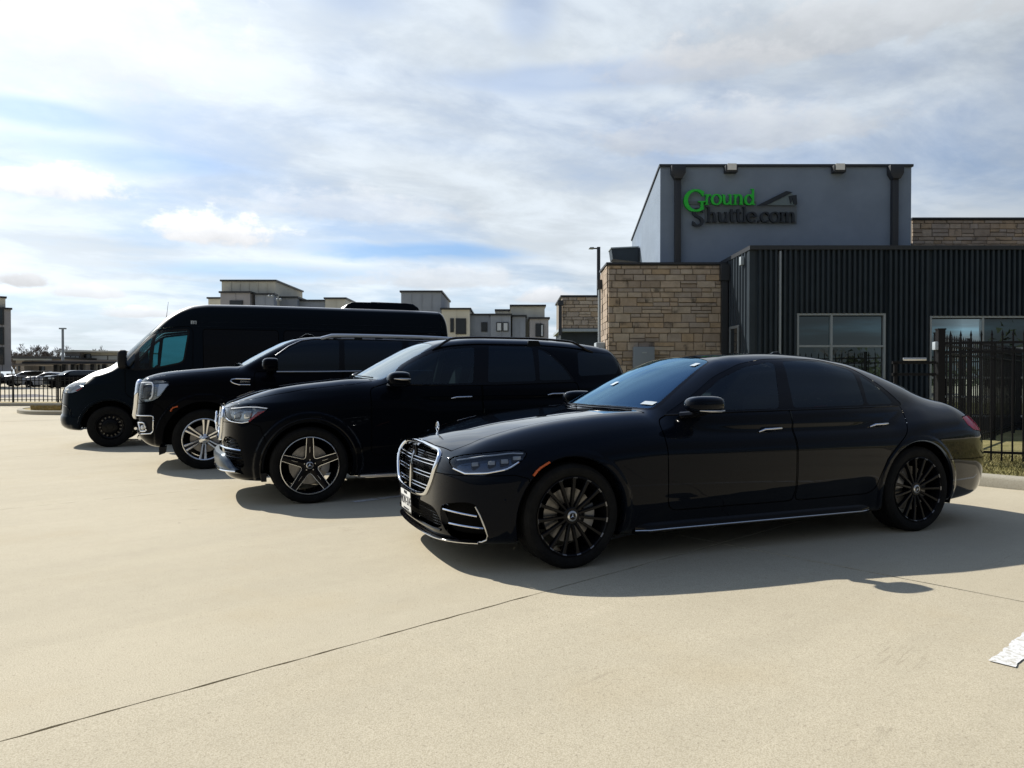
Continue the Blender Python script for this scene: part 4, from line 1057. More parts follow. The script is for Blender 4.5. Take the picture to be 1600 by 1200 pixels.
def build_gle():
    c = Car('sport_utility_vehicle', 'black SUV with five-spoke silver-edged wheels, parked behind the saloon', 'car', GLE, CARPOS['g'][:2], CARPOS['g'][2], .02, (-1.0, .18), (4.15, 1.03, 1.84), M['paint_g'])
    r = c.root
    for ax in (0, 2.995): c.arch(ax, .391, .452)
    sur = c.cut(xzpoly([(.82, 1.235), (1.00, 1.42), (1.20, 1.535), (1.45, 1.635), (1.75, 1.672), (2.2, 1.682), (2.6, 1.67), (2.80, 1.60), (2.98, 1.43), (3.10, 1.24), (2.6, 1.218), (1.6, 1.198), (.9, 1.20)], .06), 0)
    fg, sur = c.sub(sur, xzpoly([(.95, 1.26), (1.03, 1.40), (1.17, 1.478), (1.34, 1.552), (1.52, 1.605), (1.80, 1.632), (1.87, 1.628), (1.79, 1.226), (1.1, 1.216)], .035))
    rg, sur = c.sub(sur, xzpoly([(2.05, 1.655), (2.60, 1.650), (2.57, 1.245), (1.97, 1.234)], .035))
    qg, sur = c.sub(sur, xzpoly([(2.675, 1.635), (2.80, 1.565), (2.955, 1.415), (3.05, 1.262), (2.62, 1.252)], .035))
    c.emit('window_surround', shift(sur, -.003), M['gloss'], 'pair')
    tg = c.cut(xzpoly([(3.20, 1.60), (3.70, 1.585), (3.80, 1.46), (3.72, 1.33), (3.15, 1.30)], .05), 0)
    c.emit('rear_quarter_window', shift(tg, -.003), M['dglass'], 'pair')
    ws = c.cut(xypoly([(.555, 0), (.60, .30), (.72, .70), (.80, .755), (1.05, .70), (1.36, .60), (1.42, .55), (1.42, .25), (1.41, 0)], 1.23, 1, (.2, 1.9)), 0)
    W_ = c.emit('windscreen', shift(ws, -.003), M['wglass2'])
    fd = c.cut(xzpoly([(.632, 1.17), (.632, .50), (.70, .46), (1.83, .46), (1.88, .48), (1.885, 1.22), (.85, 1.232)], .05, .5), .005); D = c.emit('front_door', fd, M['paint_g'], 'pair')
    rd = c.cut(xzpoly([(1.896, .48), (1.93, .46), (2.45, .47), (2.56, .60), (2.72, .80), (2.95, .93), (3.10, 1.02), (3.12, 1.20), (3.08, 1.235), (1.896, 1.235)], .05, .5), .005); D2 = c.emit('rear_door', rd, M['paint_g'], 'pair')
    tidy_glass(c, 'door_window', fg, M['fglass'], D); tidy_glass(c, 'door_window', rg, M['dglass'], D2); tidy_glass(c, 'quarter_window', qg, M['dglass'], D2)
    gr = yzpoly([(0, .985), (.42, .975), (.50, .95), (.52, .86), (.46, .68), (.38, .64), (0, .635)], -.5, 1); gi = c.cut(gr, 0)
    hl = c.cut(xzpoly([(-.80, .972), (-.70, 1.005), (-.52, 1.012), (-.40, .988), (-.392, .972), (-.43, .958), (-.58, .850), (-.65, .836), (-.76, .850), (-.79, .90)], 0, .46), .003)
    bon = c.cut(xypoly([(-.80, 0), (-.79, .40), (-.72, .62), (-.55, .74), (-.2, .79), (.45, .80), (.68, .74), (.58, .35), (.52, 0)], .95, 0, (-.9, 1.0)), .004); c.emit('bonnet', bon, M['paint_g'])
    mid = c.cut(yzpoly([(0, .60), (.46, .60), (.50, .56), (.52, .46), (0, .455)], -.55, 0), 0); c.emit('centre_intake', shift(mid, -.06), M['plastic'])
    sid = c.cut(lambda x, y, z: np.where((y > .52) & (x < -.45), sdpoly(x, z, smooth_poly([(-.825, .685), (-.73, .70), (-.68, .63), (-.65, .52), (-.615, .375), (-.73, .40), (-.80, .50)], 1)), 1.0), 0)
    SI = c.emit('side_intake', shift(sid, -.05), M['plastic'], 'pair')
    fb = c.cut(xzpoly([(-1.4, -.2), (-1.4, .83), (-.60, .838), (-.48, .80), (-.42, .62), (-.3, -.2)], 0), .003); c.emit('front_bumper', fb, M['paint_g'])
    rb = c.cut(lambda x, y, z: np.maximum(3.42-x, z-.72), .003); c.emit('rear_bumper', rb, M['paint_g'])
    tgt = c.cut(lambda x, y, z: np.maximum(np.maximum(3.78-x, y-.74), .74-z), .003); c.emit('tailgate', tgt, M['paint_g'])
    G = c.emit('grille', shift(gi, -.07), M['gap'])
    fr = MB().tube(c.Pf(*resample(gr.poly, .03, True).T, .004), .017, 8, closed=True).build('grille_frame', M['chrome'], G, angle=60)
    for z in (.76, .87):
        ys = np.linspace(-.47, .47, 17); MB().tube(c.Pf(ys+.0003, z+0*ys, -.01), .010, 6).build('grille_slat', M['satin'], G)
    sl = MB()
    for y in np.arange(-.46, .47, .045): sl.tube(c.Pf(np.full(6, y+.0007), np.linspace(.66, .96, 6), -.02), .006, 6)
    sl.build('grille_bar', M['satin'], G)
    p = c.Pf([.001], [.815], .02)[0]
    em = MB().tube([(p[0], .10*math.cos(t), p[2]+.10*math.sin(t)) for t in np.linspace(0, 2*math.pi, 36)[:-1]], .010, 6, closed=True)
    for k in range(3):
        a = math.pi/2+k*2*math.pi/3; em.tube([(p[0]-.004, 0, p[2]), (p[0], .10*math.cos(a), p[2]+.10*math.sin(a))], [.018, .006], 6)
    em.build('grille_star', M['chrome'], G)
    L = lamp(c, hl)
    c.pair('light_guide', c.strip([(-.74, .978), (-.60, .995), (-.50, .992), (-.41, .980)], -.006, .013, sy=.5), M['lampwhite'], L)
    for x, z, sx, sz in ((-.70, .915, .08, .075), (-.60, .925, .08, .08)):
        lamp_block(c, L, x, z, sx, sz, M['chrome'], .03, .02, 'lamp_housing'); lamp_block(c, L, x, z, sx*.6, sz*.6, M['lampwhite'], .022, .01)
    q = MB(); V = c.P([-.428, -.500, -.603, -.555], [.957, .948, .848, .853], -.004); q.add(V, [(0, 1, 2, 3)]); c.pair('red_marker', q, M['redlens'], L)
    c.pair('lamp_trim', c.strip([(-.785, .875), (-.755, .848), (-.65, .834), (-.585, .848)], .003, .005), M['chrome'], L)
    for (a, b, rr, mm) in (((-.835, .585), (-.655, .560), .016, 'chrome'), ((-.80, .50), (-.64, .480), .010, 'gloss'), ((-.80, .54), (-.65, .52), .006, 'gloss')):
        xs = np.linspace(a[0], b[0], 9); zs = np.linspace(a[1], b[1], 9); c.pair('intake_blade', MB().tube(c.P(xs, zs, .002), rr, 6, sy=.6), M[mm], SI)
    lt = MB()
    for k in range(9):
        z = .39+k*.034; xs = np.linspace(-.80+.012*k*0, -.645, 7); lt.tube(c.P(xs, np.full(7, z)+np.linspace(.02, -.02, 7), -.022), .005, 4); lt.tube(c.P(xs, np.full(7, z)+np.linspace(-.02, .02, 7), -.022), .005, 4)
    c.pair('intake_mesh', lt, M['gloss'], SI)
    # black skid panel along the chin, sky reflection put into its grey colour
    ys = np.linspace(-.80, .80, 33); a = c.Pf(ys+.0002, np.full(33, .40), .02)
    V = []; prof = [(.012, .520), (-.030, .505), (-.046, .47), (-.040, .40), (-.018, .345), (.03, .318), (.10, .308)]
    for i, y in enumerate(ys):
        k = sstep(.84, .60, abs(y)); lift = .06*sstep(.45, .62, abs(y))
        for (dx_, z) in prof: V.append((a[i][0]+dx_*1.0, y, min(z, .335+(z-.335)*max(k, .15)-0*lift) if z > .335 else z))
    m_ = len(prof); SPL = MB().add(V, [(i*m_+k, i*m_+k+1, (i+1)*m_+k+1, (i+1)*m_+k) for i in range(32) for k in range(m_-1)]).build('front_splitter', M['skid'], r, angle=40)
    q = a.copy(); q[:, 0] -= .028; q[:, 2] = .348; MB().tube(q, .013, 8, sy=.8).build('splitter_trim', M['chrome'], SPL)
    door_mirror(c, (.905, -1.07, 1.268), (.135, .10, .083), M['paint_g'], (.008, .013), [(.86, -.86, 1.205), (.88, -.95, 1.20), (.90, -1.04, 1.215)], .75)
    handle(c, 1.52, 1.755, 1.070, M['chrome'], D, .012); handle(c, 2.69, 2.92, 1.096, M['chrome'], D2, .012)
    # roof rails
    t = np.linspace(0, 1, 30); xs = 1.38+2.05*t; y = -.645
    zr = top_z(c.f, xs, np.full(30, .66)); lift = .082*sstep(0, .12, t)*sstep(1, .84, t)
    R_ = c.pair('roof_rail', MB().tube(np.stack([xs, np.full(30, -.66), zr+lift-.004], 1), .016, 8, sy=.9), M['gloss'])
    ft = MB()
    for x in (2.63,): z = float(top_z(c.f, [x], [.66])[0]); ft.prism([(x-.09, z-.02), (x-.07, z+.055), (x+.06, z+.055), (x+.10, z-.02)], -.672, -.648)
    c.pair('rail_foot', ft, M['gloss'], R_)
    c.pair('running_board', MB().box(.50, 2.45, -1.0, -.80, .245, .275), M['satin'], bevel=.01)
    c.pair('arch_flare', MB().tube(c.P(.478*np.cos(np.linspace(-.25, math.pi+.25, 50)), .391+.478*np.sin(np.linspace(-.25, math.pi+.25, 50)), -.002), .012, 8), M['gloss'])
    c.pair('beltline_trim', c.strip([(.84, 1.215), (1.5, 1.199), (2.2, 1.206), (3.08, 1.236)], .003, .006), M['gloss'])
    c.pair('mud_guard', MB().box(-.47, -.42, -.93, -.75, .245, .33), M['plastic'])
    for (y0, y1) in ((-.62, .02), (-.02, .58)):
        ys = np.linspace(y0, y1, 14)+.0003; MB().tube(c.Pt(.60+.30*ys*ys+.02*(ys-y0), ys, .010), .008, 6).build('wiper', M['gloss'], r)
    cabin(r, 1.02, 1.18, 1.72, .80, M['seatgrey'], rows=((0, 0), (.95, 0)), tilt=.28, w=.70)
    MB().tube([(1.86, .80, 1.22), (1.93, .70, 1.64)], .045, 8).build('pillar_trim', M['seatgrey'], r)  # far pillar, its pale grey stands in for sunlight falling on it
    c.finish(); c.wheels(wheel_gle(), (0, 2.995), .965, .391)
    return c

def build_yukon():
    c = Car('full_size_sport_utility_vehicle', 'tall black SUV with chrome grille and bright six-spoke wheels, parked beside the van', 'car', YUKON, CARPOS['y'][:2], CARPOS['y'][2], .024, (-1.05, .22), (4.45, 1.06, 2.02), M['paint_y'])
    r = c.root
    for ax in (0, 3.071): c.arch(ax, .419, .535)
    sur = c.cut(xzpoly([(.90, 1.37), (.94, 1.60), (1.14, 1.745), (1.33, 1.838), (1.52, 1.868), (2.2, 1.876), (4.0, 1.86), (4.05, 1.40), (2, 1.358)], .06), 0)
    fg, sur = c.sub(sur, xzpoly([(.955, 1.40), (.985, 1.59), (1.16, 1.725), (1.34, 1.812), (1.52, 1.842), (1.88, 1.848), (1.86, 1.388), (1.2, 1.378)], .035))
    rg, sur = c.sub(sur, xzpoly([(1.96, 1.850), (2.85, 1.848), (2.80, 1.40), (1.94, 1.39)], .035))
    qg, sur = c.sub(sur, xzpoly([(2.95, 1.846), (3.92, 1.83), (3.95, 1.42), (2.92, 1.405)], .035))
    c.emit('window_surround', shift(sur, -.003), M['gloss'], 'pair'); c.emit('rear_quarter_window', shift(qg, -.004), M['dglass'], 'pair')
    ws = c.cut(xypoly([(.38, 0), (.42, .4), (.50, .76), (.60, .80), (.95, .74), (1.25, .67), (1.30, .60), (1.30, .25), (1.29, 0)], 1.44, 1, (.1, 1.7)), 0)
    c.emit('windscreen', shift(ws, -.003), M['wglass2'])
    fd = c.cut(xzpoly([(.66, 1.36), (.66, .55), (.72, .50), (1.86, .50), (1.90, .52), (1.905, 1.39), (.92, 1.378)], .05, .5), .005); D = c.emit('front_door', fd, M['paint_y'], 'pair')
    rd = c.cut(xzpoly([(1.917, .52), (1.95, .50), (2.50, .52), (2.60, .72), (2.75, .92), (2.87, 1.1), (2.88, 1.39), (1.917, 1.39)], .05, .5), .005); D2 = c.emit('rear_door', rd, M['paint_y'], 'pair')
    tidy_glass(c, 'door_window', fg, M['dglass'], D); tidy_glass(c, 'door_window', rg, M['dglass'], D2)
    gr = yzpoly([(0, 1.225), (.70, 1.215), (.71, 1.05), (.66, .80), (.60, .74), (0, .73)], -.5, 0); gi = c.cut(gr, 0)
    hl = c.cut(xzpoly([(-.845, 1.222), (-.70, 1.232), (-.54, 1.236), (-.448, 1.216), (-.442, 1.19), (-.56, 1.02), (-.64, .965), (-.78, .945), (-.83, .99)], 0, .735), .003)
    bon = c.cut(xypoly([(-.86, 0), (-.85, .60), (-.80, .78), (-.60, .85), (0, .88), (.45, .86), (.50, .72), (.42, .40), (.36, 0)], 1.22, 0, (-.95, 1.0)), .004); c.emit('bonnet', bon, M['paint_y'])
    fog = c.cut(xzpoly([(-.90, .765), (-.64, .765), (-.645, .545), (-.67, .515), (-.83, .508), (-.90, .60)], 0, .70), .002)
    FG = c.emit('fog_lamp_bezel', shift(fog, -.03), M['plastic'], 'pair')
    fb = c.cut(xzpoly([(-1.4, -.2), (-1.4, .93), (-.62, .93), (-.53, .86), (-.3, -.2)], 0), .003); c.emit('front_bumper', fb, M['paint_y'])
    tgt = c.cut(lambda x, y, z: np.maximum(np.maximum(4.1-x, y-.80), .72-z), .003); c.emit('tailgate', tgt, M['paint_y'])
    G = c.emit('grille', shift(gi, -.06), M['gap'])
    P = resample(gr.poly, .03, True); MB().tube(c.Pf(P[:, 0]+.0004, P[:, 1], .012), .040, 8, closed=True).build('grille_frame', M['chrome'], G, angle=60)
    for z in (.83, .93, 1.03, 1.13):
        ys = np.linspace(-.66, .66, 13); MB().tube(c.Pf(ys+.0003, z+0*ys, .012), .016, 6).build('grille_slat', M['chrome'], G)
    p = c.Pf([.001], [1.06], .045)[0]
    rot = Matrix(((0, 0, -1), (-1, 0, 0), (0, 1, 0))).to_4x4()
    text_obj('grille_letters', 'GMC', .17, M['chrome'], G, .012, Matrix.Translation(tuple(p)) @ rot, 1.25)
    for (z, a) in ((.765, .66), (.575, .70)):
        ys = np.linspace(-a, a, 15); MB().tube(c.Pf(ys+.0003, z+0*ys, .014), .020, 6).build('bumper_bar', M['chrome'], r)
    ys = np.linspace(-.80, .80, 25); q = c.Pf(ys+.0003, np.full(25, .455), .010); MB().tube(q, .030, 8, sy=.9).build('chin_trim', M['chrome'], r)
    L = lamp(c, hl, depth=.045)
    lamp_block(c, L, -.735, 1.085, .11, .20, M['lampdark'], .03, .02, 'lamp_housing')
    for z in (1.03, 1.09, 1.15): lamp_block(c, L, -.705, z, .05, .035, M['lampdark'], .02, .01)
    c.pair('light_guide', c.strip([(-.83, 1.212), (-.70, 1.214), (-.655, 1.210), (-.645, 1.16), (-.655, 1.02), (-.69, .985)], -.006, .012), M['lampwhite'], L)
    q = MB(); V = c.P([-.575, -.462, -.468, -.565, -.60], [1.20, 1.20, 1.18, 1.035, 1.02], -.012); q.add(V, [(0, 1, 2, 3, 4)]); c.pair('corner_reflector', q, M['chrome'], L)
    for k in range(6): lamp_block(c, L, -.615, 1.02+.032*k, .016, .018, M['lampwhite'], .008, .004, 'marker_diode')
    c.pair('side_marker', c.strip([(-.425, .818), (-.405, .865), (-.335, .885)], .003, .022, sy=.5), M['amber'])
    c.pair('fog_trim', c.strip([(-.89, .762), (-.66, .762), (-.642, .75), (-.646, .55), (-.67, .520), (-.80, .512)], .004, .009), M['chrome'], FG)
    c.pair('fog_lamp_trim', c.strip([(-.845, .665), (-.765, .668), (-.735, .55), (-.815, .545), (-.845, .665)], -.01, .012), M['chrome'], FG)
    c.pair('fog_lamp', MB().ellipsoid(tuple(c.P([-.79], [.60], -.02)[0]), (.028, .02, .035), 14, 8), M['lampwhite'], FG)
    # fender badge
    B_ = c.pair('fender_badge', c.strip([(.605, 1.258), (.42, 1.262), (.350, 1.252), (.340, 1.235), (.37, 1.205), (.45, 1.180), (.605, 1.178)], .004, .008), M['chrome'])
    p = c.P([.535], [1.222], .006)[0]
    text_obj('badge_letters', 'DENALI', .034, M['satin'], B_[0], .002, Matrix.Translation(tuple(p)) @ Matrix.Rotation(math.pi/2, 4, 'X'), 1.1)
    door_mirror(c, (.88, -1.15, 1.462), (.125, .11, .098), M['paint_y'], None, [(.88, -.92, 1.36), (.88, -1.0, 1.37), (.88, -1.08, 1.39)], .62)
    c.pair('window_trim', c.strip([(.955, 1.60), (1.14, 1.738), (1.33, 1.832), (1.52, 1.862), (2.2, 1.870), (3.9, 1.852)], .003, .007), M['satin'])
    c.pair('beltline_trim', c.strip([(.965, 1.364), (1.5, 1.366), (2.1, 1.374), (3.9, 1.392)], .004, .013, sy=.8), M['satin'])
    t = np.linspace(0, 1, 30); xs = 1.62+2.3*t; zr = top_z(c.f, xs, np.full(30, .72))
    R_ = c.pair('roof_rail', MB().tube(np.stack([xs, np.full(30, -.72), zr+.040*sstep(0, .07, t)*sstep(1, .93, t)], 1), .024, 8, sy=1.35), M['satin'])
    rb_ = MB()
    for i in range(3, 27, 4): rb_.box(xs[i]-.06, xs[i]+.06, -.735, -.705, zr[i]-.02, zr[i]+.03)
    c.pair('rail_foot', rb_, M['gloss'], R_)
    fin = MB().prism([(1.36, 0), (1.47, .075), (1.56, .06), (1.66, 0)], -.016, .016); p = c.Pt([1.5], [.001])[0]
    fin.v = [(v[0], v[1], v[2]+p[2]-.01) for v in fin.v]; fin.build('roof_antenna', M['paint_y'], r, bevel=.006)
    handle(c, 1.58, 1.80, 1.17, M['chrome'], D, .006); handle(c, 2.55, 2.77, 1.18, M['chrome'], D2, .006)
    c.pair('running_board', MB().box(.58, 2.5, -1.05, -.8, .33, .38), M['plastic'], bevel=.015)
    c.pair('mud_flap', MB().prism([(-.575, .33), (-.575, .22), (-.50, .245), (-.49, .33)], -1.0, -.78), M['plastic'])
    for (y0, y1) in ((-.66, .02), (-.02, .60)):
        ys = np.linspace(y0, y1, 14)+.0003; MB().tube(c.Pt(.41+.22*ys*ys+.02*(ys-y0), ys, .010), .008, 6).build('wiper', M['gloss'], r)
    cabin(r, .86, 1.36, 1.62, .95, M['seatblack'], rows=((0, 0), (1.0, 0), (1.9, 0)), floor=(.3, 4.0), w=.8)
    c.finish(); c.wheels(wheel_yukon(), (0, 3.071), 1.01, .419)
    return c

def build_van():
    c = Car('high_roof_van', 'tall black high-roof van with a rooftop air conditioner, farthest of the parked row', 'van', VAN, CARPOS['v'][:2], CARPOS['v'][2], .028, (-1.0, .22), (6.65, 1.06, 2.82), M['paint_v'])
    r = c.root
    c.arch(0, .375, .49); c.arch(4.325, .375, .47)
    sur = c.cut(xzpoly([(.20, 1.46), (.22, 1.56), (.46, 1.85), (.66, 2.07), (.80, 2.145), (1.28, 2.205), (1.345, 2.17), (1.25, 1.58), (1.17, 1.525), (.60, 1.405), (.4, 1.40)], .06), 0)
    fg, sur = c.sub(sur, xzpoly([(.765, 2.085), (.82, 2.105), (1.27, 2.168), (1.31, 2.15), (1.225, 1.60), (1.16, 1.558), (.715, 1.455), (.695, 1.47)], .035))
    vg, sur = c.sub(sur, xzpoly([(.60, 1.955), (.695, 2.03), (.655, 1.77), (.640, 1.44), (.495, 1.43), (.475, 1.815)], .02))
    sg, sur = c.sub(sur, xzpoly([(.245, 1.54), (.40, 1.74), (.405, 1.44), (.27, 1.44)], .02))
    c.emit('window_surround', shift(sur, -.004), M['plastic'], 'pair')
    ws = c.cut(xypoly([(-.02, 0), (.02, .4), (.17, .80), (.26, .84), (.52, .775), (.86, .66), (.92, .58), (.91, .25), (.90, 0)], 1.50, 1, (-.4, 1.1)), 0)
    c.emit('windscreen', shift(ws, -.003), M['vglass'])
    fd = c.cut(xzpoly([(.25, 1.46), (.256, .98), (.40, .86), (.50, .62), (.52, .45), (1.30, .45), (1.385, .50), (1.40, 2.16), (1.34, 2.25), (.78, 2.19), (.5, 1.95)], .05, .5), .006); D = c.emit('front_door', fd, M['paint_v'], 'pair')
    tidy_glass(c, 'door_window', fg, M['vglass'], D); tidy_glass(c, 'vent_window', vg, M['vglass'], D); c.emit('corner_window', shift(sg, -.004), M['dglass'], 'pair')
    for (a, b, nm) in ((1.57, 2.95, 'side_panel'), (3.05, 4.35, 'side_panel'), (4.45, 6.20, 'side_panel')):
        sp = c.cut(xzpoly([(a, 2.15), (a+.02, 2.20), (b-.02, 2.20), (b, 2.15), (b, 1.45), (b-.03, 1.40), (a+.05, 1.40), (a+.01, 1.46)], .05, .5), .006); c.emit('side_panel', shift(sp, -.004), M['gloss'], 'pair')
    hl = c.cut(xzpoly([(-.39, 1.192), (-.55, 1.188), (-.69, 1.160), (-.755, 1.09), (-.79, .985), (-.62, .992), (-.50, 1.04), (-.44, 1.09)], 0, .48), .004)
    gr = yzpoly([(0, 1.08), (.50, 1.07), (.56, .98), (.50, .70), (.40, .66), (0, .65)], -.4, 0); gi = c.cut(gr, 0)
    bon = c.cut(xypoly([(-.73, 0), (-.71, .45), (-.60, .66), (-.35, .76), (.05, .82), (.15, .78), (.02, .45), (-.06, 0)], 1.08, 0, (-.9, .3)), .005); c.emit('bonnet', bon, M['paint_v'])
    fb = c.cut(lambda x, y, z: np.maximum(sdpoly(x, z, np.array([(-1.4, -.2), (-1.4, .80), (-.82, .80), (-.70, .76), (-.63, .66), (-.63, .56), (-.40, .56), (-.3, -.2)])), x-.2), .004); c.emit('front_bumper', fb, M['paint_v'])
    bd = c.cut(lambda x, y, z: np.maximum(6.30-x, y-.88), .005); c.emit('rear_door', bd, M['paint_v'])
    G = c.emit('grille', shift(gi, -.05), M['gap'])
    for z in (.74, .84, .94, 1.02):
        ys = np.linspace(-.49, .49, 13); MB().tube(c.Pf(ys+.0003, z+0*ys, -.01), .014, 6).build('grille_slat', M['gloss'], G)
    MB().tube(c.Pf(*(resample(gr.poly, .03, True)+[.0004, 0]).T, .002), .014, 6, closed=True).build('grille_frame', M['gloss'], G)
    p = c.Pf([.001], [.89], .02)[0]
    em = MB().tube([(p[0], .10*math.cos(t), p[2]+.10*math.sin(t)) for t in np.linspace(0, 2*math.pi, 36)[:-1]], .010, 6, closed=True)
    for k in range(3):
        a = math.pi/2+k*2*math.pi/3; em.tube([(p[0]-.004, 0, p[2]), (p[0], .10*math.cos(a), p[2]+.10*math.sin(a))], [.018, .006], 6)
    em.build('grille_star', M['gloss'], G)
    L = lamp(c, hl, depth=.05)
    lamp_block(c, L, -.66, 1.08, .10, .09, M['lampbowl'], .03, .02); lamp_block(c, L, -.57, 1.12, .09, .07, M['lampwhite'], .03, .02)
    q = MB(); V = c.P([-.575, -.44, -.447, -.52], [1.035, 1.112, 1.085, 1.033], -.006); q.add(V, [(0, 1, 2, 3)]); c.pair('red_marker', q, M['redlens'], L)
    # long-arm mirrors
    door_mirror(c, (.235, -1.15, 1.60), (.085, .115, .175), M['plastic'], None, [(.30, -.93, 1.46), (.27, -1.02, 1.47), (.25, -1.12, 1.50)], .55)
    for z in (2.32, 2.23, .93): c.pair('side_rib', c.strip([(1.42, z+.01), (3, z+.02), (5, z+.02), (6.35, z+.01)], -.003, .007, sy=1.0, step=.1), M['paint_v'])
    c.pair('bumper_groove', c.strip([(-.80, .765), (-.72, .745), (-.665, .69), (-.648, .60)], .001, .007), M['plastic'])
    p = c.P([1.408], [2.312], .004)[0]
    pl = inst('fleet_number', MB().box(-.05, .05, -.003, 0, -.042, .042).data('fleet_number', M['sticker']), r, tuple(p), (.14, 0, 0))
    text_obj('number_text', '18', .075, M['plateink'], pl, .001, Matrix.Translation((0, -.0042, 0)) @ Matrix.Rotation(math.pi/2, 4, 'X'), 1.1)
    z = float(top_z(c.f, [5.0], [.001])[0])
    ac = MB(); prof = [(0, 0), (.10, .11), (.22, .165), (1.35, .18), (1.52, .165), (1.64, .09), (1.68, 0)]
    ac.prism(prof, -.42, .42); ac.v = [(v[0]+4.27, v[1], v[2]+z-.03) for v in ac.v]
    A_ = ac.build('rooftop_air_conditioner', M['paint_v'], r, bevel=.04, seg=3)
    MB().box(4.9, 5.5, -.3, .3, z+.145, z+.158).build('air_conditioner_grille', M['plastic'], A_)
    pb = c.Pt([.85], [.30])[0]; MB().tube([tuple(pb-[0, 0, .01]), tuple(pb+[.02, 0, .16]), tuple(pb+[.05, 0, .42])], [.010, .005, .003], 6).build('whip_antenna', M['plastic'], r)
    handle(c, 1.16, 1.34, 1.26, M['plastic'], D, .004)
    c.pair('arch_trim', MB().tube(c.P(.515*np.cos(np.linspace(.1, math.pi-.1, 40)), .375+.515*np.sin(np.linspace(.1, math.pi-.1, 40)), -.004), .014, 8), M['paint_v'])
    rbox('dashboard', M['cabin'], r, (.30, 0, 1.28), (.50, 1.7, .30), .09)
    sw = MB().tube([(0, .20*math.cos(t), .20*math.sin(t)) for t in np.linspace(0, 2*math.pi, 32)[:-1]], .016, 8, closed=True); sw.tube([(0, -.19, 0), (.02, 0, 0), (0, .19, 0)], .022, 6)
    inst('steering_wheel', sw.data('steering_wheel', M['cabin']), r, (.62, -.45, 1.36), (0, .75, 0))
    for y in (-.48, .48): seat(r, 1.10, y, .98, M['seatblack'], .16)
    MB().box(1.72, 1.76, -.80, .80, .4, 2.3).build('cabin_bulkhead', M['cabin'], r)
    c.finish(); c.wheels(wheel_van(), (0, 4.325), .985, .375)
    return c
# ================================================================ the setting
def X(px, D): return (px-800)/FPX*D
def Z(py, D): return CAM_H+(587-py)/FPX*D
A42 = rad(42); E1 = Vector((math.cos(A42), math.sin(A42), 0)); E2 = Vector((-math.sin(A42), math.cos(A42), 0))
def lot(a, b, z=0): v = E1*a+E2*b; return Vector((v.x, v.y, z))
def build_ground():
    g = MB().add([(-900, -900, -.03), (900, -900, -.03), (900, 900, -.03), (-900, 900, -.03)], [(0, 1, 2, 3)]).build('ground', M['concrete']); tag(g, kind='structure')
    sb = MB().add([tuple(lot(-60, -40, -.014)), tuple(lot(9.9, -40, -.014)), tuple(lot(9.9, 62, -.014)), tuple(lot(-60, 62, -.014))], [(0, 1, 2, 3)]).build('slab_bed', M['joint'])
    tag(sb, kind='structure')
    pv = empty('parking_pavement'); tag(pv, kind='structure')
    # slab joints: 5.5 m grid on the lot's own axes
    e1 = [5.04+5.5*k for k in range(-9, 1)]+[9.93]; e2 = [3.17+5.5*k for k in range(-4, 10)]
    cache = {}
    for i in range(len(e1)-1):
        for j in range(len(e2)-1):
            a0, a1, b0, b1 = e1[i], e1[i+1], e2[j], e2[j+1]
            c = lot((a0+a1)/2, (b0+b1)/2)
            if c.y < -6 and abs(c.x) > 14: continue
            key = (round(a1-a0, 2), round(b1-b0, 2))
            if key not in cache:
                L, Wd = (a1-a0)/2-.0035, (b1-b0)/2-.0035; n = 60; pts = []
                # slightly ragged arrises, as saw-cut concrete has
                rr = random.Random(3)
                for (x0, y0, x1, y1) in ((-L, -Wd, L, -Wd), (L, -Wd, L, Wd), (L, Wd, -L, Wd), (-L, Wd, -L, -Wd)):
                    for k in range(n):
                        t = k/n; q = rr.uniform(-.0045, .006) if k else 0
                        nx, ny = (y1-y0), -(x1-x0); ln = math.hypot(nx, ny)
                        pts.append((x0+(x1-x0)*t-nx/ln*q, y0+(y1-y0)*t-ny/ln*q))
                m = len(pts); V = [(p[0], p[1], 0) for p in pts]+[(p[0], p[1], -.012) for p in pts]
                F = [tuple(range(m))]+[(k, m+k, m+(k+1) % m, (k+1) % m) for k in range(m)]
                cache[key] = MB().add(V, F).data('concrete_slab', M['concrete'])
            inst('concrete_slab', cache[key], pv, tuple(c+Vector((0, 0, rnd.uniform(-.0015, .0015)))), (0, 0, A42))
    # painted stall lines
    for k in range(0, 3):
        b = .98+2.88*k
        rr = random.Random(20+k); n = 170; V = []; F = []
        for i in range(n+1):                                         # ragged edges and bald patches where the paint has worn through
            t = 3.86+5.44*i/n
            for sg in (-1, 1): q = tuple(lot(t+rr.uniform(-.008, .008), b+sg*(.052+rr.uniform(-.010, .004)), .004)); V.append(q)
        for i in range(n):
            if rr.random() > .06: F.append((2*i, 2*i+2, 2*i+3, 2*i+1))
        MB().add(V, F).build('stall_line', M['line'], pv)
    return pv
def sweep_path(name, pts, prof, m, parent=None, closed=False, kind=None):
    """profile (offset to the left of travel, z) along a ground polyline"""
    P = [Vector((p[0], p[1], 0)) for p in pts]; n = len(P); k = len(prof); V = []
    for i, p in enumerate(P):
        a = P[i-1] if (closed or i) else P[i]; b = P[(i+1) % n] if (closed or i < n-1) else P[i]
        d = (b-a).normalized(); nn = Vector((-d.y, d.x, 0))
        for (o, z) in prof: V.append((p.x+nn.x*o, p.y+nn.y*o, z))
    F = [(i*k+q, i*k+q+1, ((i+1) % n)*k+q+1, ((i+1) % n)*k+q) for i in range(n if closed else n-1) for q in range(k-1)]
    o = MB().add(V, F).build(name, m, parent)
    if kind: o['kind'] = kind
    return o
KERB = [(-.0, -.03), (0, .10), (.02, .13), (.045, .14), (.16, .14), (.165, .10)]
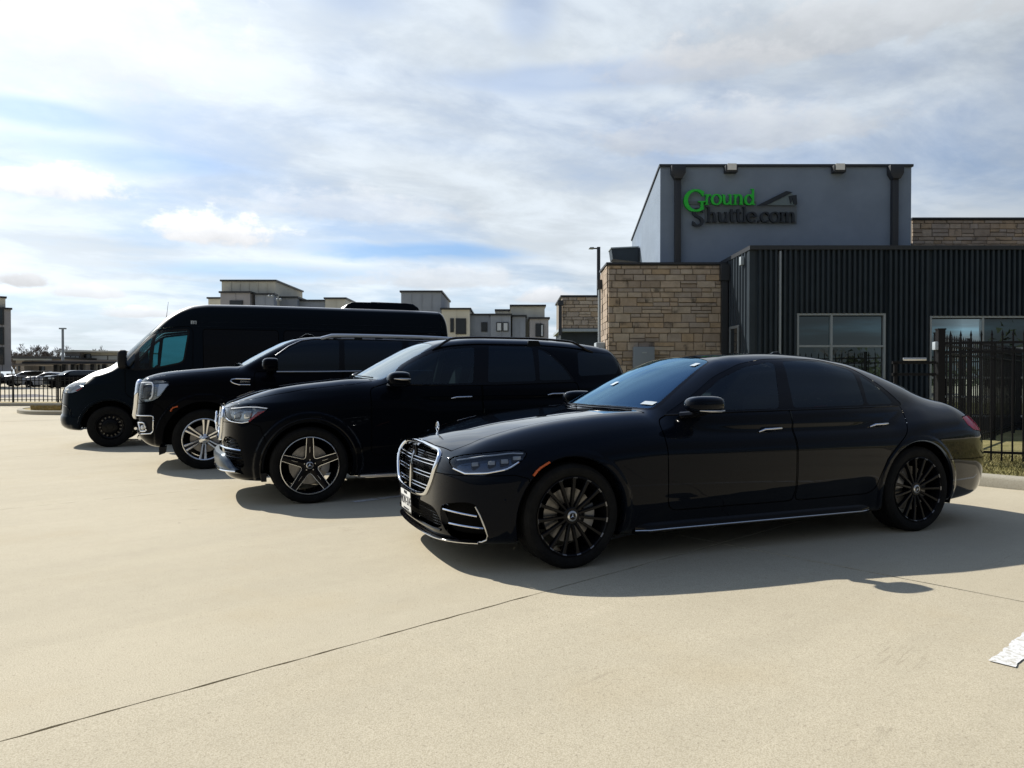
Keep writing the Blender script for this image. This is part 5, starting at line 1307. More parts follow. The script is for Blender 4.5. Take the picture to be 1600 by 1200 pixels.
def blades(name, area, n, h, m, seed=1, wid=.006):
    """grass: one mesh of bent blades, area(u, v) -> ground point"""
    g = np.random.default_rng(seed); V = []; F = []
    for i in range(n):
        p = area(g.random(), g.random()); a = g.random()*6.28; hh = h*g.uniform(.4, 1.2); l = g.uniform(.2, 1.1)*hh; b = g.random()*6.28
        c, s = math.cos(a)*wid, math.sin(a)*wid; ex, ey = math.cos(b)*l, math.sin(b)*l; k = len(V)
        V += [(p[0]-c, p[1]-s, p[2]), (p[0]+c, p[1]+s, p[2]), (p[0]+ex*.4+c*.6, p[1]+ey*.4+s*.6, p[2]+hh*.65), (p[0]+ex, p[1]+ey, p[2]+hh)]
        F += [(k, k+1, k+2), (k, k+2, k+3)]
    o = MB().add(V, F).build(name, m); o['kind'] = 'stuff'; return o
def fence(name, label, a, b, h, z0, step, post_step, rails, m=None, finial=True, picket_w=.019, group=None, under=.06):
    a = Vector(a); b = Vector(b); d = b-a; L = d.length; ang = math.atan2(d.y, d.x)
    e = empty(name, (a.x, a.y, z0), ang); tag(e, label, 'fence', group); w2 = picket_w/2
    pk = MB().box(-w2, w2, -w2, w2, under, h)
    if finial: pk.add([(-w2*1.5, -w2*1.5, h), (w2*1.5, -w2*1.5, h), (w2*1.5, w2*1.5, h), (-w2*1.5, w2*1.5, h), (0, 0, h+.075), (0, 0, h-.02)], [(0, 1, 4), (1, 2, 4), (2, 3, 4), (3, 0, 4), (1, 0, 5), (2, 1, 5), (3, 2, 5), (0, 3, 5)])
    me = pk.data('picket', m or M['fence']); n = int(L/step)
    posts = [i*post_step for i in range(int(L/post_step)+1)]
    pw = .030; pm = MB().box(-pw, pw, -pw, pw, -.15, h+.05).box(-pw-.006, pw+.006, -pw-.006, pw+.006, h+.05, h+.065).data('post', m or M['fence'])
    for x in posts: inst('post', pm, e, (x, 0, 0))
    for i in range(1, n):
        x = i*step
        if min(abs(x-p) for p in posts) > .04: inst('picket', me, e, (x, 0, 0))
    for z in rails: MB().box(0, L, -.016, .016, z-.016, z+.016).build('rail', m or M['fence'], e)
    return e
def ashlar(parent, name, x0, x1, z0, z1, y, cell=.052, seed=1, depth=.09, axis='y', split_min=(.16, .10)):
    """random coursed stones on a wall face, every stone its own object"""
    g = random.Random(seed); out = []
    courses = []; z = z0
    while z < z1-.06:
        hgt = g.choice([.10, .13, .15, .17, .21]); hgt = min(hgt, z1-z)
        if z1-(z+hgt) < .08: hgt = z1-z
        courses.append((z, z+hgt)); z += hgt
    rects = []
    for (a, b) in courses:
        x = x0-g.uniform(0, .2)
        while x < x1-.01:
            wd = g.uniform(.19, .50); xa, xb = max(x, x0), min(x+wd, x1)
            if x1-xb < .09: xb = x1; wd = 9
            if b-a > .165 and g.random() < .42:
                mz = a+(b-a)*g.choice([.42, .5, .58]); rects += [(xa, xb, a, mz)]
                if g.random() < .5 and xb-xa > .36: xm = (xa+xb)/2+g.uniform(-.06, .06); rects += [(xa, xm, mz, b), (xm, xb, mz, b)]
                else: rects += [(xa, xb, mz, b)]
            else: rects.append((xa, xb, a, b))
            x += wd
    for (xa, xb, a, b) in rects:
        j = .0042; p = g.uniform(.0, .022); w2, h2 = (xb-xa)/2-j, (b-a)/2-j; c = .008
        V = [(-w2, 0, -h2), (w2, 0, -h2), (w2, 0, h2), (-w2, 0, h2), (-w2+c, -.02-p, -h2+c), (w2-c, -.02-p+g.uniform(-.006, .006), -h2+c), (w2-c, -.02-p, h2-c), (-w2+c, -.02-p+g.uniform(-.006, .006), h2-c)]
        F = [(4, 5, 6, 7), (0, 1, 5, 4), (1, 2, 6, 5), (2, 3, 7, 6), (3, 0, 4, 7)]
        mb = MB().add(V, F); me = bpy.data.meshes.new('stone'); me.from_pydata(mb.v, [], mb.f); me.materials.append(M['stone'])
        if axis == 'y': o = inst('stone', me, parent, ((xa+xb)/2, y, (a+b)/2))
        else: o = inst('stone', me, parent, (y, (xa+xb)/2, (a+b)/2), (0, 0, -math.pi/2))
        out.append(o)
    return out
def window(parent, x0, x1, z0, z1, y, cols, rows, fw=.05, room=.0, name='window', axis='y'):
    """storefront window: frame with mullions, each pane a sub-part, dark reveal behind"""
    fr = MB(); d = .06
    xs = [x0]+list(cols)+[x1]; zs = [z0]+list(rows)+[z1]
    def bx(a, b, c, e, f, h): fr.box(a, b, c, e, f, h)
    bx(x0-fw, x0, y-d, y+d, z0-fw, z1+fw); bx(x1, x1+fw, y-d, y+d, z0-fw, z1+fw); bx(x0, x1, y-d, y+d, z1, z1+fw); bx(x0, x1, y-d, y+d, z0-fw, z0)
    for c in cols: bx(c-fw/2, c+fw/2, y-d+.004, y+d-.004, z0, z1)
    for i in range(len(xs)-1):
        for rz in rows: bx(xs[i]+(fw/2 if i else 0), xs[i+1]-(fw/2 if i < len(xs)-2 else 0), y-d+.008, y+d-.008, rz-fw/2, rz+fw/2)
    f = fr.build(name, M['frame'], parent)
    for i in range(len(xs)-1):
        for k in range(len(zs)-1):
            g = fw/2+.001; t = rnd.uniform(-.0015, .0015)
            MB().add([(xs[i]+g, y+t, zs[k]+g), (xs[i+1]-g, y-t, zs[k]+g), (xs[i+1]-g, y-t+rnd.uniform(-.002, .002), zs[k+1]-g), (xs[i]+g, y+t, zs[k+1]-g)], [(0, 1, 2, 3)]).build('pane', M['bglass'], f)
    return f
def build_kerbs():
    # right-hand kerb runs along the lot's cross axis
    k = sweep_path('kerb', [tuple(lot(9.93, b))[:2] for b in np.linspace(-14, 34, 40)][::-1], KERB, M['kerb'], kind='structure')
    rs = random.Random(5)
    V = [tuple(lot(10.08, -14, .125)), tuple(lot(40, -14, .125)), tuple(lot(40, 40, .125)), tuple(lot(10.08, 40, .125))]
    so = MB().add(V, [(0, 1, 2, 3)]).build('lawn_soil', M['grass']); so['kind'] = 'structure'
    def ar(u, v): p = lot(10.09+2.6*u, -5.5+9*v, .125); return p
    blades('lawn_grass', ar, 26000, .055, M['grass'], 4, .004)
    # left island and verge
    D = 24.5; isl = [(X(16, 26.2), 27.6), (X(10, 26), 26.5), (X(18, 25), 25.3), (X(50, 24.6), 24.5), (X(110, 24.4), 24.3), (X(190, 24.4), 24.3), (X(190, 28.6), 28.6), (X(60, 28.6), 28.4)]
    isl2 = smooth_poly(np.array(isl), 2)
    k = sweep_path('island_kerb', [tuple(p) for p in isl2], [(0, -.03), (0, .11), (.03, .14), (.17, .14), (.175, .10)], M['kerb'], closed=True, kind='structure')
    c = isl2.mean(0); inn = [(c[0]+(p[0]-c[0])*.985, c[1]+(p[1]-c[1])*.95) for p in isl2]
    so = MB().add([(p[0], p[1], .12) for p in inn], [tuple(range(len(inn)))]).build('island_soil', M['drygrass']); so['kind'] = 'structure'
    blades('island_grass', lambda u, v: (X(48+136*u, 24.9+3.2*v), 24.9+3.2*v, .12), 9000, .07, M['drygrass'], 9, .012)
    V = sweep_path('verge_kerb', [(-60, 31.6), (10, 31.6)], KERB, M['kerb'], kind='structure')
    so = MB().box(-60, 10, 31.75, 33.6, -.02, .12).build('verge_soil', M['drygrass']); so['kind'] = 'structure'
def clad(parent, x0, x1, z0, z1, y, pitch=.1145, depth=.075, name='cladding_panel', axis='y', sign=-1):
    """one folded box-rib sheet; crest towards the viewer"""
    prof = []; x = x0
    while x < x1-.001:
        for (t, d) in ((0, 0), (.50, 0), (.56, 1), (.94, 1)):
            if x+t*pitch < x1: prof.append((x+t*pitch, y+sign*depth*d))
        x += pitch
    prof.append((x1, y)); n = len(prof)
    co = (lambda p, z: (p[0], p[1], z)) if axis == 'y' else (lambda p, z: (p[1], p[0], z))
    V = [co(p, z0) for p in prof]+[co(p, z1) for p in prof]
    return MB().add(V, [(i, i+1, n+i+1, n+i) for i in range(n-1)]).build(name, M['metalclad'], parent, angle=20)
def build_office():
    b = empty('office_building', (7, 18, 0)); tag(b, 'low office building of charcoal ribbed metal, tan stone and grey stucco', 'building')
    b.location = (0, 0, 0)
    D = 16.0; xa, xb = X(1170, D), 16.0; zt = Z(390, D)
    D2 = 17.6
    # ---- ribbed annex
    w1 = (X(1247, D), X(1379, D), .35, Z(493, D)); w2 = (X(1454, D), X(1660, D), .45, Z(497, D))
    core = MB()
    core.box(xa+.10, xb, D+.35, D2+3, 0, zt-.06); core.build('annex_wall', M['roomdark'], b)
    MB().box(xa-.02, xb, D-.10, D2+3.1, zt-.02, zt+.07).build('coping', M['coping'], b)
    MB().box(xa, xa+.13, D-.02, D+.14, 0, zt-.02).build('corner_trim', M['metalclad'], b)
    side0 = xa+.13
    fw = .042
    sl = (X(1217, D), X(1240, D))
    for (p0, p1, q0, q1) in ((side0, sl[0]-.03, 0, zt-.02), (sl[0]+.014, w1[0]-fw, 0, zt-.02), (w1[0]-fw, w1[1]+fw, w1[3]+fw, zt-.02), (w1[1]+fw, w2[0]-fw, 0, zt-.02), (w2[0]-fw, w2[1]+fw, w2[3]+fw, zt-.02), (w2[1]+fw, xb, 0, zt-.02), (w1[0]-fw, w1[1]+fw, 0, w1[2]-fw), (w2[0]-fw, w2[1]+fw, 0, w2[2]-fw)):
        clad(b, p0, p1, q0, q1, D)
    MB().box(sl[0]-.028, sl[0]+.012, D-.09, D+.02, .2, zt-.05).build('trim_strip', M['frame'], b)
    window(b, *[w1[0], w1[1], w1[2], w1[3]], D+.02, [X(1298, D)], [Z(541, D)-.0, 1.05], fw)
    window(b, *[w2[0], w2[1], w2[2], w2[3]], D+.02, [X(1534, D), X(1612, D)], [Z(544, D), Z(590, D), .85], fw)
    # rooms behind the glass: floor-to-ceiling dark, with blinds
    for (p, q) in ((w1[0], w1[1]), (w2[0], w2[1])): MB().box(p, q, D+.30, D+.33, .3, 2.6).build('room_back', M['roomdark'], b)
    # annex side wall (faces the cars), with its own small window
    clad(b, D+.14, D2-.02, 0, zt-.02, xa+.02, .20, .03, axis='x', sign=-1)
    MB().box(xa-.09, xa-.012, D+.30, D+.42, Z(414, D+.3), Z(401, D+.3)).build('wall_lamp', M['palebox'], b, bevel=.01)
    fr = MB(); y0, y1 = D+.62, D2-.30; zt2 = 2.45
    for (a, c_, z0, z1) in ((y0, y0+.06, .3, zt2), (y1-.06, y1, .3, zt2), (y0+.06, y1-.06, zt2-.06, zt2), (y0+.06, y1-.06, 1.15, 1.20)): fr.box(xa-.05, xa-.02, a, c_, z0, z1)
    sw_ = fr.build('window', M['frame'], b); MB().add([(xa-.035, y0+.06, .3), (xa-.035, y1-.06, .3), (xa-.035, y1-.06, zt2-.06), (xa-.035, y0+.06, zt2-.06)], [(0, 1, 2, 3)]).build('pane', M['winglass'], sw_)
    # ---- stone block
    sx0, sx1, sz = X(950, D2), xa+.02, Z(414, D2)
    wall = MB().box(sx0+.02, sx1, D2, D2+1.35, 0, sz-.005).build('stone_wall', M['mortar'], b)
    ashlar(wall, 'stone', sx0, sx1-.02, 1.18, sz-.02, D2, seed=11)
    ashl = MB(); g = random.Random(4); z = 0
    while z < 1.17:
        x = sx0; h = min(g.choice([.13, .17]), 1.175-z)
        while x < sx1-.05:
            wd = min(g.uniform(.25, .6), sx1-.02-x); ashl.box(x+.005, x+wd-.005, D2-.028-g.uniform(0, .02), D2, z+.005, z+h-.005); x += wd
        z += h
    o = ashl.build('lower_stone_course', M['stone'], wall); o['kind'] = 'stuff'
    ret = MB(); z = 0
    while z < sz-.03:
        y = D2+.01; h = min(g.choice([.13, .17, .2]), sz-.02-z)
        while y < D2+1.33:
            wd = min(g.uniform(.25, .55), D2+1.35-y); ret.box(sx0-.012-g.uniform(0, .018), sx0+.02, y+.005, y+wd-.005, z+.005, z+h-.005); y += wd
        z += h
    o = ret.build('side_stone_course', M['stone'], wall); o['kind'] = 'stuff'
    MB().box(sx0-.05, sx1-.04, D2-.07, D2+1.4, sz, sz+.05).build('coping', M['coping'], b)
    # downspout in the nook and the meter cabinet
    dsx = X(1131, D2-.1)
    MB().box(dsx-.07, dsx+.07, D2-.17, D2-.05, 0, Z(440, D2)).box(dsx-.10, dsx+.10, D2-.21, D2-.05, Z(440, D2)+.002, Z(415, D2)).build('downspout', M['coping'], b)
    mx0, mx1 = X(990, D2-.2), X(1022, D2-.2)
    mb = MB().box(mx0, mx1, D2-.27, D2-.05, .7, Z(542, D2-.2)).build('meter_cabinet', M['greybox'], b, bevel=.012)
    MB().box(mx0+.19, mx0+.30, D2-.276, D2-.271, Z(552, D2-.2), Z(550, D2-.2)).build('cabinet_label', M['palebox'], mb)
    # ---- grey stucco block
    Dg = 18.3; gx0, gx1, gz = X(1031, Dg), X(1422, Dg), Z(262, Dg); gb = X(1031, Dg)/X(987, 1.0)
    zb = Z(377, gb)
    V = [(gx0, Dg, 0), (gx1, Dg, 0), (gx1, Dg, gz), (gx0, Dg, gz), (gx0, gb, 0), (gx1, gb, 0), (gx1, gb, zb), (gx0, gb, zb)]
    MB().add(V, [(0, 1, 2, 3), (1, 5, 6, 2), (5, 4, 7, 6), (4, 0, 3, 7), (3, 2, 6, 7)]).build('stucco_wall', M['stucco'], b)
    MB().box(gx0-.03, gx1+.03, Dg-.05, Dg+.06, gz, gz+.06).build('coping', M['coping'], b)
    s0 = MB(); s0.prism([(Dg+.06, gz+.055), (gb, zb+.055), (gb, zb), (Dg+.06, gz)], gx0-.03, gx0+.05, 'x'); s0.build('verge_trim', M['coping'], b)
    for px in (1058.5, 1397):
        x = X(px, Dg-.1); ds = MB()
        ds.box(x-.075, x+.075, Dg-.13, Dg-.012, 3.6, Z(283, Dg)); ds.prism([(x-.17, Z(262, Dg)), (x+.17, Z(262, Dg)), (x+.17, Z(274, Dg)), (x+.09, Z(283, Dg)+.002), (x-.09, Z(283, Dg)+.002), (x-.17, Z(274, Dg))], Dg-.20, Dg-.012)
        ds.build('downspout', M['coping'], b, bevel=.008)
    for px in (1141, 1309):
        x = X(px, Dg-.12); lm = MB().box(x-.15, x+.15, Dg-.20, Dg-.01, Z(273, Dg), Z(262, Dg)).build('wall_lamp', M['coping'], b, bevel=.015)
        MB().box(x-.11, x+.11, Dg-.212, Dg-.202, Z(270, Dg), Z(264, Dg)+.06).build('lamp_lens', M['lampglass'], lm)
    # rear canopy
    cy = 21.2; cx0, cx1 = X(955, cy), X(998, cy)
    can = MB(); can.prism([(cx0, Z(389, cy)), (cx1, Z(387, cy)), (cx1, Z(410, cy)), (cx0+.04, Z(405, cy))], cy, cy+.55); can.build('metal_canopy', M['metalclad'], b)
    MB().prism([(cx0-.02, Z(388.9, cy)), (cx0-.02, Z(387.2, cy)), (cx1, Z(385.2, cy)), (cx1, Z(386.9, cy))], cy-.03, cy+.58).build('canopy_lit_edge', M['palebox'], b)  # pale strip: light on the canopy's top edge put into its colour
    # ---- right-hand stone parapet
    Dr = 20.0; rx0, rz = X(1423, Dr), Z(344, Dr)
    wall2 = MB().box(rx0, 17.5, Dr, Dr+4, 0, rz-.005).build('stone_wall', M['mortar'], b)
    ashlar(wall2, 'stone', rx0, X(1625, Dr), 4.72, rz-.02, Dr, seed=23)
    MB().box(rx0-.02, 17.6, Dr-.07, Dr+4, rz, rz+.05).build('coping', M['coping'], b)
    # ---- far left stone wing over an entry soffit
    Dl = 24.0; lx0, lx1, lz0, lz1 = X(878, Dl), X(942, Dl), Z(514, Dl), Z(464, Dl)
    wall3 = MB().box(lx0, lx1+1.2, Dl, Dl+3, lz0, lz1-.005).build('stone_wall', M['mortar'], b)
    ashlar(wall3, 'stone', lx0, lx1+.02, lz0+.02, lz1-.01, Dl, seed=31)
    MB().box(lx0-.05, lx1+.2, Dl-.06, Dl+3, lz1, lz1+.05).build('coping', M['coping'], b)
    MB().box(lx0-.12, lx1, Dl-.10, Dl+3, lz0-.09, lz0).build('entry_soffit', M['palebox'], b)
    MB().box(lx0-.02, lx1+1.2, Dl+.25, Dl+3, 0, lz0-.09).build('entry_recess', M['metalclad'], b)
    x = lx0-.06; MB().box(x-.05, x+.05, Dl-.12, Dl-.01, Z(524, Dl), Z(478, Dl)).box(x-.08, x+.09, Dl-.16, Dl-.01, Z(478, Dl)+.002, Z(470, Dl)).build('downspout', M['coping'], b)
    x = sx0-.09; MB().box(x-.03, x+.03, D2+.95, D2+1.03, 1.2, Z(452, 18.6)).build('downspout', M['palebox'], b); MB().box(x-.06, x+.07, D2+.9, D2+1.08, Z(452, 18.6)+.002, Z(438, 18.6)).build('conductor_head', M['coping'], b)
    MB().box(X(931, 18), X(945, 18), 17.95, 18.4, 1.0, Z(535, 18)).build('utility_box', M['palebox'], b, bevel=.02)
    return b

# ---------------------------------------------------------------- sign lettering (old-style serif, drawn stroke by stroke)
def arcpts(cx, cy, rx, ry, a0, a1, n=22): return [(cx+rx*math.cos(rad(a0+(a1-a0)*i/n)), cy+ry*math.sin(rad(a0+(a1-a0)*i/n))) for i in range(n+1)]
GL = {  # advance, strokes (points), bars (x0, x1, y0, y1); unit = x-height
    'r': (.62, [[(.2, .68), (.30, .88), (.44, .96), (.56, .93)]], [(.11, .28, 0, 1), (.0, .40, 0, .07), (.0, .14, .90, 1.0), (.50, .62, .80, .98)]),
    'o': (1.02, [arcpts(.5, .5, .42, .47, 0, 360, 40)], []),
    'u': (1.08, [[(.2, .95), (.2, .34), (.27, .12), (.44, .05), (.62, .12), (.76, .28)]], [(.73, .90, .0, 1), (.0, .14, .92, 1.0), (.60, .74, .92, 1), (.88, 1.02, 0, .07)]),
    'n': (1.10, [[(.22, .70), (.34, .88), (.52, .96), (.68, .90), (.77, .70), (.77, .05)]], [(.12, .29, 0, 1), (.0, .42, 0, .07), (.0, .14, .91, 1), (.58, .98, 0, .07)]),
    'd': (1.08, [arcpts(.42, .48, .36, .45, 20, 340, 36)], [(.72, .89, 0, 1.52), (.58, .74, 1.44, 1.52), (.88, 1.0, 0, .07)]),
    'h': (1.10, [[(.22, .70), (.34, .88), (.52, .96), (.68, .90), (.77, .70), (.77, .05)]], [(.12, .29, 0, 1.5), (.0, .42, 0, .07), (.0, .14, 1.42, 1.5), (.58, .98, 0, .07)]),
    't': (.64, [[(.26, 1.28), (.26, .26), (.33, .09), (.46, .05), (.56, .12)]], [(.04, .56, .91, 1.0)]),
    'l': (.52, [], [(.15, .32, 0, 1.5), (.02, .45, 0, .07), (.02, .16, 1.42, 1.5)]),
    'e': (.94, [arcpts(.46, .5, .38, .46, 5, 318, 36)], [(.12, .82, .52, .60)]),
    '.': (.36, [], [(.08, .26, 0, .19)]),
    'c': (.88, [arcpts(.46, .5, .38, .46, 42, 318, 30)], [(.66, .80, .70, .88)]),
    'm': (1.66, [[(.22, .70), (.34, .88), (.50, .96), (.64, .90), (.72, .70), (.72, .05)], [(.78, .70), (.90, .88), (1.06, .96), (1.22, .90), (1.30, .70), (1.30, .05)]], [(.12, .29, 0, 1), (.0, .42, 0, .07), (.0, .14, .91, 1), (.55, .90, 0, .07), (1.13, 1.50, 0, .07)]),
    'G': (1.75, [arcpts(.90, .78, .78, .80, 42, 318, 44)], [(1.30, 1.50, .10, .72), (1.10, 1.70, .66, .74), (1.40, 1.52, 1.12, 1.52)]),
    'S': (1.12, [[(.92, 1.32), (.78, 1.52), (.52, 1.58), (.24, 1.48), (.14, 1.22), (.26, .98), (.52, .82), (.82, .66), (.94, .42), (.84, .14), (.54, .0), (.24, .06), (.10, .28)]], [(.90, 1.0, 1.20, 1.54), (.02, .12, .06, .42)]),
}
def glyph(ch, unit, m, parent, x, z, y, dep):
    adv, st, bars = GL[ch]; mb = MB(); k = 0
    big = 1.35 if ch in 'GS' else 1.0
    for s_ in st:
        p = smooth_poly(np.array(s_), 1, False) if len(s_) < 16 else np.array(s_)
        n = len(p); L = []; R = []
        closed = np.allclose(p[0], p[-1])
        for i in range(n):
            a = p[i-1] if i else (p[-2] if closed else p[0]); b = p[i+1] if i < n-1 else (p[1] if closed else p[-1])
            d = b-a; d = d/np.linalg.norm(d); wv = (.052+.068*abs(d[1]))*big; nn = np.array([-d[1], d[0]])
            L.append(p[i]+nn*wv); R.append(p[i]-nn*wv)
        k += 1; dd = dep-.0016*k
        V = []
        for q in L+R: V.append((q[0]*unit, -dd, q[1]*unit))
        for q in L+R: V.append((q[0]*unit, 0, q[1]*unit))
        F = []; m2 = 2*n
        for i in range(n-1):
            F += [(i, n+i, n+i+1, i+1), (m2+i, m2+i+1, m2+n+i+1, m2+n+i), (i, i+1, m2+i+1, m2+i), (n+i+1, n+i, m2+n+i, m2+n+i+1)]
        mb.add(V, F)
    for (x0, x1, z0, z1) in bars:
        k += 1; dd = dep-.0016*k; mb.box(x0*unit, x1*unit, -dd, 0, z0*unit, z1*unit)
    o = mb.build('letter', m, parent); o.location = (x, y, z); return adv*unit
def build_sign():
    D = 18.3; y = D-.05
    s = empty('wall_sign', (X(1155, D), y, Z(330, D))); tag(s, 'green and dark letter sign reading Ground Shuttle.com on the grey wall', 'sign')
    ox, oz = s.location.x, s.location.z
    def at(px, py): return X(px, y)-ox, Z(py, y)-oz
    u = (X(1100, y)-X(1068, y))/1.62
    x, z = at(1067.5, 330.5); glyph('G', u, M['green'], s, x, z, 0, .085)
    u = 15.2/FPX*y; x, z = at(1099.5, 321.5)
    sc = (X(1179, y)-X(1099.5, y))/(sum(GL[c][0] for c in 'round')); u2 = sc
    for ch in 'round':
        a = glyph(ch, u2, M['green'], s, x, z, 0, .07); x += a
    x, z = at(1080, 354); u = 17.0/FPX*y; glyph('S', u, M['signdark'], s, x, z, 0, .075)
    x, z = at(1102.5, 348.5); sc = (X(1243, y)-X(1102.5, y))/(sum(GL[c][0] for c in 'huttle.com'))
    for ch in 'huttle.com': x += glyph(ch, sc, M['signdark'], s, x, z, 0, .07)
    a = [at(*p) for p in ((1181, 322.5), (1226, 300), (1236, 302), (1196, 321.5))]
    MB().prism(a, -.055, -.0).build('swoosh', M['signdark'], s)
    a = [at(*p) for p in ((1197, 321.5), (1234, 303), (1241, 309), (1242, 322))]
    MB().prism(a, -.035, 0).build('swoosh_fill', M['signgrey'], s)
    a = [at(*p) for p in ((1230, 308), (1242, 306), (1243, 321), (1238, 321), (1236, 312), (1233, 320))]
    MB().prism(a, -.06, -.036).build('emblem', M['signdark'], s)
    a0, a1 = at(1101, 349.5), at(1244, 322.8)
    MB().box(a0[0], a1[0], .012, .03, a0[1], a1[1]).build('sign_backer', M['signback'], s)
    # stand-off rails tie the raised letters to the wall
    MB().box(a0[0]-.45, a1[0]-1.0, .014, .034, a1[1]+.05, a1[1]+.12).build('mounting_rail', M['signback'], s)
    return s
# ================================================================ things farther off
def block(parent, px0, px1, ytop, D, depth, m, ybase=None, wins=(), ribs=0, cap=True, name='wall_block', skew=0.0):
    """a volume of a far building: front face at distance D between two sight lines, parapet, windows with panes, panel joints"""
    x0, x1 = X(px0, D), X(px1, D); z1 = Z(ytop, D); z0 = 0 if ybase is None else Z(ybase, D)
    mb = MB().box(x0, x1, D, D+depth, z0, z1)
    if ribs:
        n = max(2, int((x1-x0)/ribs))
        for i in range(1, n): x = x0+(x1-x0)*i/n; mb.box(x-.05, x+.05, D-.05, D, z0, z1-.002)
        n = max(2, int(depth/ribs))
        for i in range(1, n): y = D+depth*i/n; mb.box(x0-.05, x0, y-.05, y+.05, z0, z1-.002)
    w = mb.build(name, m, parent)
    if cap: MB().box(x0-.12, x1+.12, D-.14, D+depth+.1, z1, z1+.16).build('parapet_cap', M['coping'], w)
    for (a, b, t, q, mm) in wins:
        wx0, wx1, wz0, wz1 = X(a, D), X(b, D), Z(q, D), Z(t, D)
        MB().box(wx0-.08, wx1+.08, D-.08, D-.0, wz0-.08, wz1+.08).build('window', M['coping'], w)
        MB().box(wx0, wx1, D-.11, D-.082, wz0, wz1).build('pane', M[mm], w)
    return w
def build_apartments():
    D = 70
    a = empty('apartment_building', (X(400, D), D, 0)); tag(a, 'stepped cream and grey apartments rising behind the left end of the van roof', 'building'); a.location = (0, 0, 0)
    block(a, 347, 431, 440, D, 9, M['cream'], ribs=.75)
    block(a, 345, 391, 458, D-1.4, 1.35, M['midgrey'], wins=[(361, 379, 471, 480, 'winglass')], ribs=1.4)
    block(a, 399, 428, 461, D-1.0, .95, M['bluegrey'], ribs=.9)
    block(a, 326, 345.5, 467, D+3, 6, M['cream'])
    block(a, 431.6, 465, 466, D+1.2, 7, M['bluegrey'], ribs=1.2)
    block(a, 465.6, 508, 471, D+2, 6, M['bluegrey'], ribs=2.5)
    block(a, 508.5, 540, 467.5, D+1, 8, M['cream'], ribs=.9)
    for px, py in ((421, 463), (426, 463), (434, 468), (439, 468)): MB().ellipsoid((X(px, D-2.4), D-2.4, Z(py, D-2.4)), (.14, .12, .12), 10, 6).build('flood_light', M['palebox'], a)
    D = 66
    b = empty('apartment_building', (X(750, D), D, 0)); tag(b, 'stepped blue-grey and cream apartments behind the right end of the van roof', 'building'); b.location = (0, 0, 0)
    block(b, 627, 689.5, 457, D, 9, M['bluegrey'], ribs=.8)
    block(b, 690, 734, 484, D-1.2, 8, M['cream'], wins=[(713.5, 727, 499, 521, 'winglass'), (705, 708, 499, 518, 'winglass')], ribs=1.5)
    block(b, 734.5, 766, 493, D-.4, 7, M['bluegrey'], wins=[(753.5, 760, 505, 517, 'winglass')], ribs=1.2)
    block(b, 766.5, 798, 493, D-1.6, 6, M['bluegrey'], wins=[(777, 783, 505, 516.5, 'winpale'), (787, 793, 505, 516.5, 'winpale')], ribs=1.2)
    block(b, 798.5, 851, 479, D, 9, M['cream'], ribs=.8)
    block(b, 800.5, 821, 495, D-1.2, 1.15, M['bluegrey'], ribs=1.2)
    block(b, 828, 857, 498.5, D-1.5, 1.45, M['midgrey'], wins=[(838, 845, 507, 525, 'winglass'), (845.6, 848, 508, 525, 'winpale')], ribs=2)
    block(b, 775, 799, 486, D+4, 5, M['cream'], ribs=.9)
    return a, b
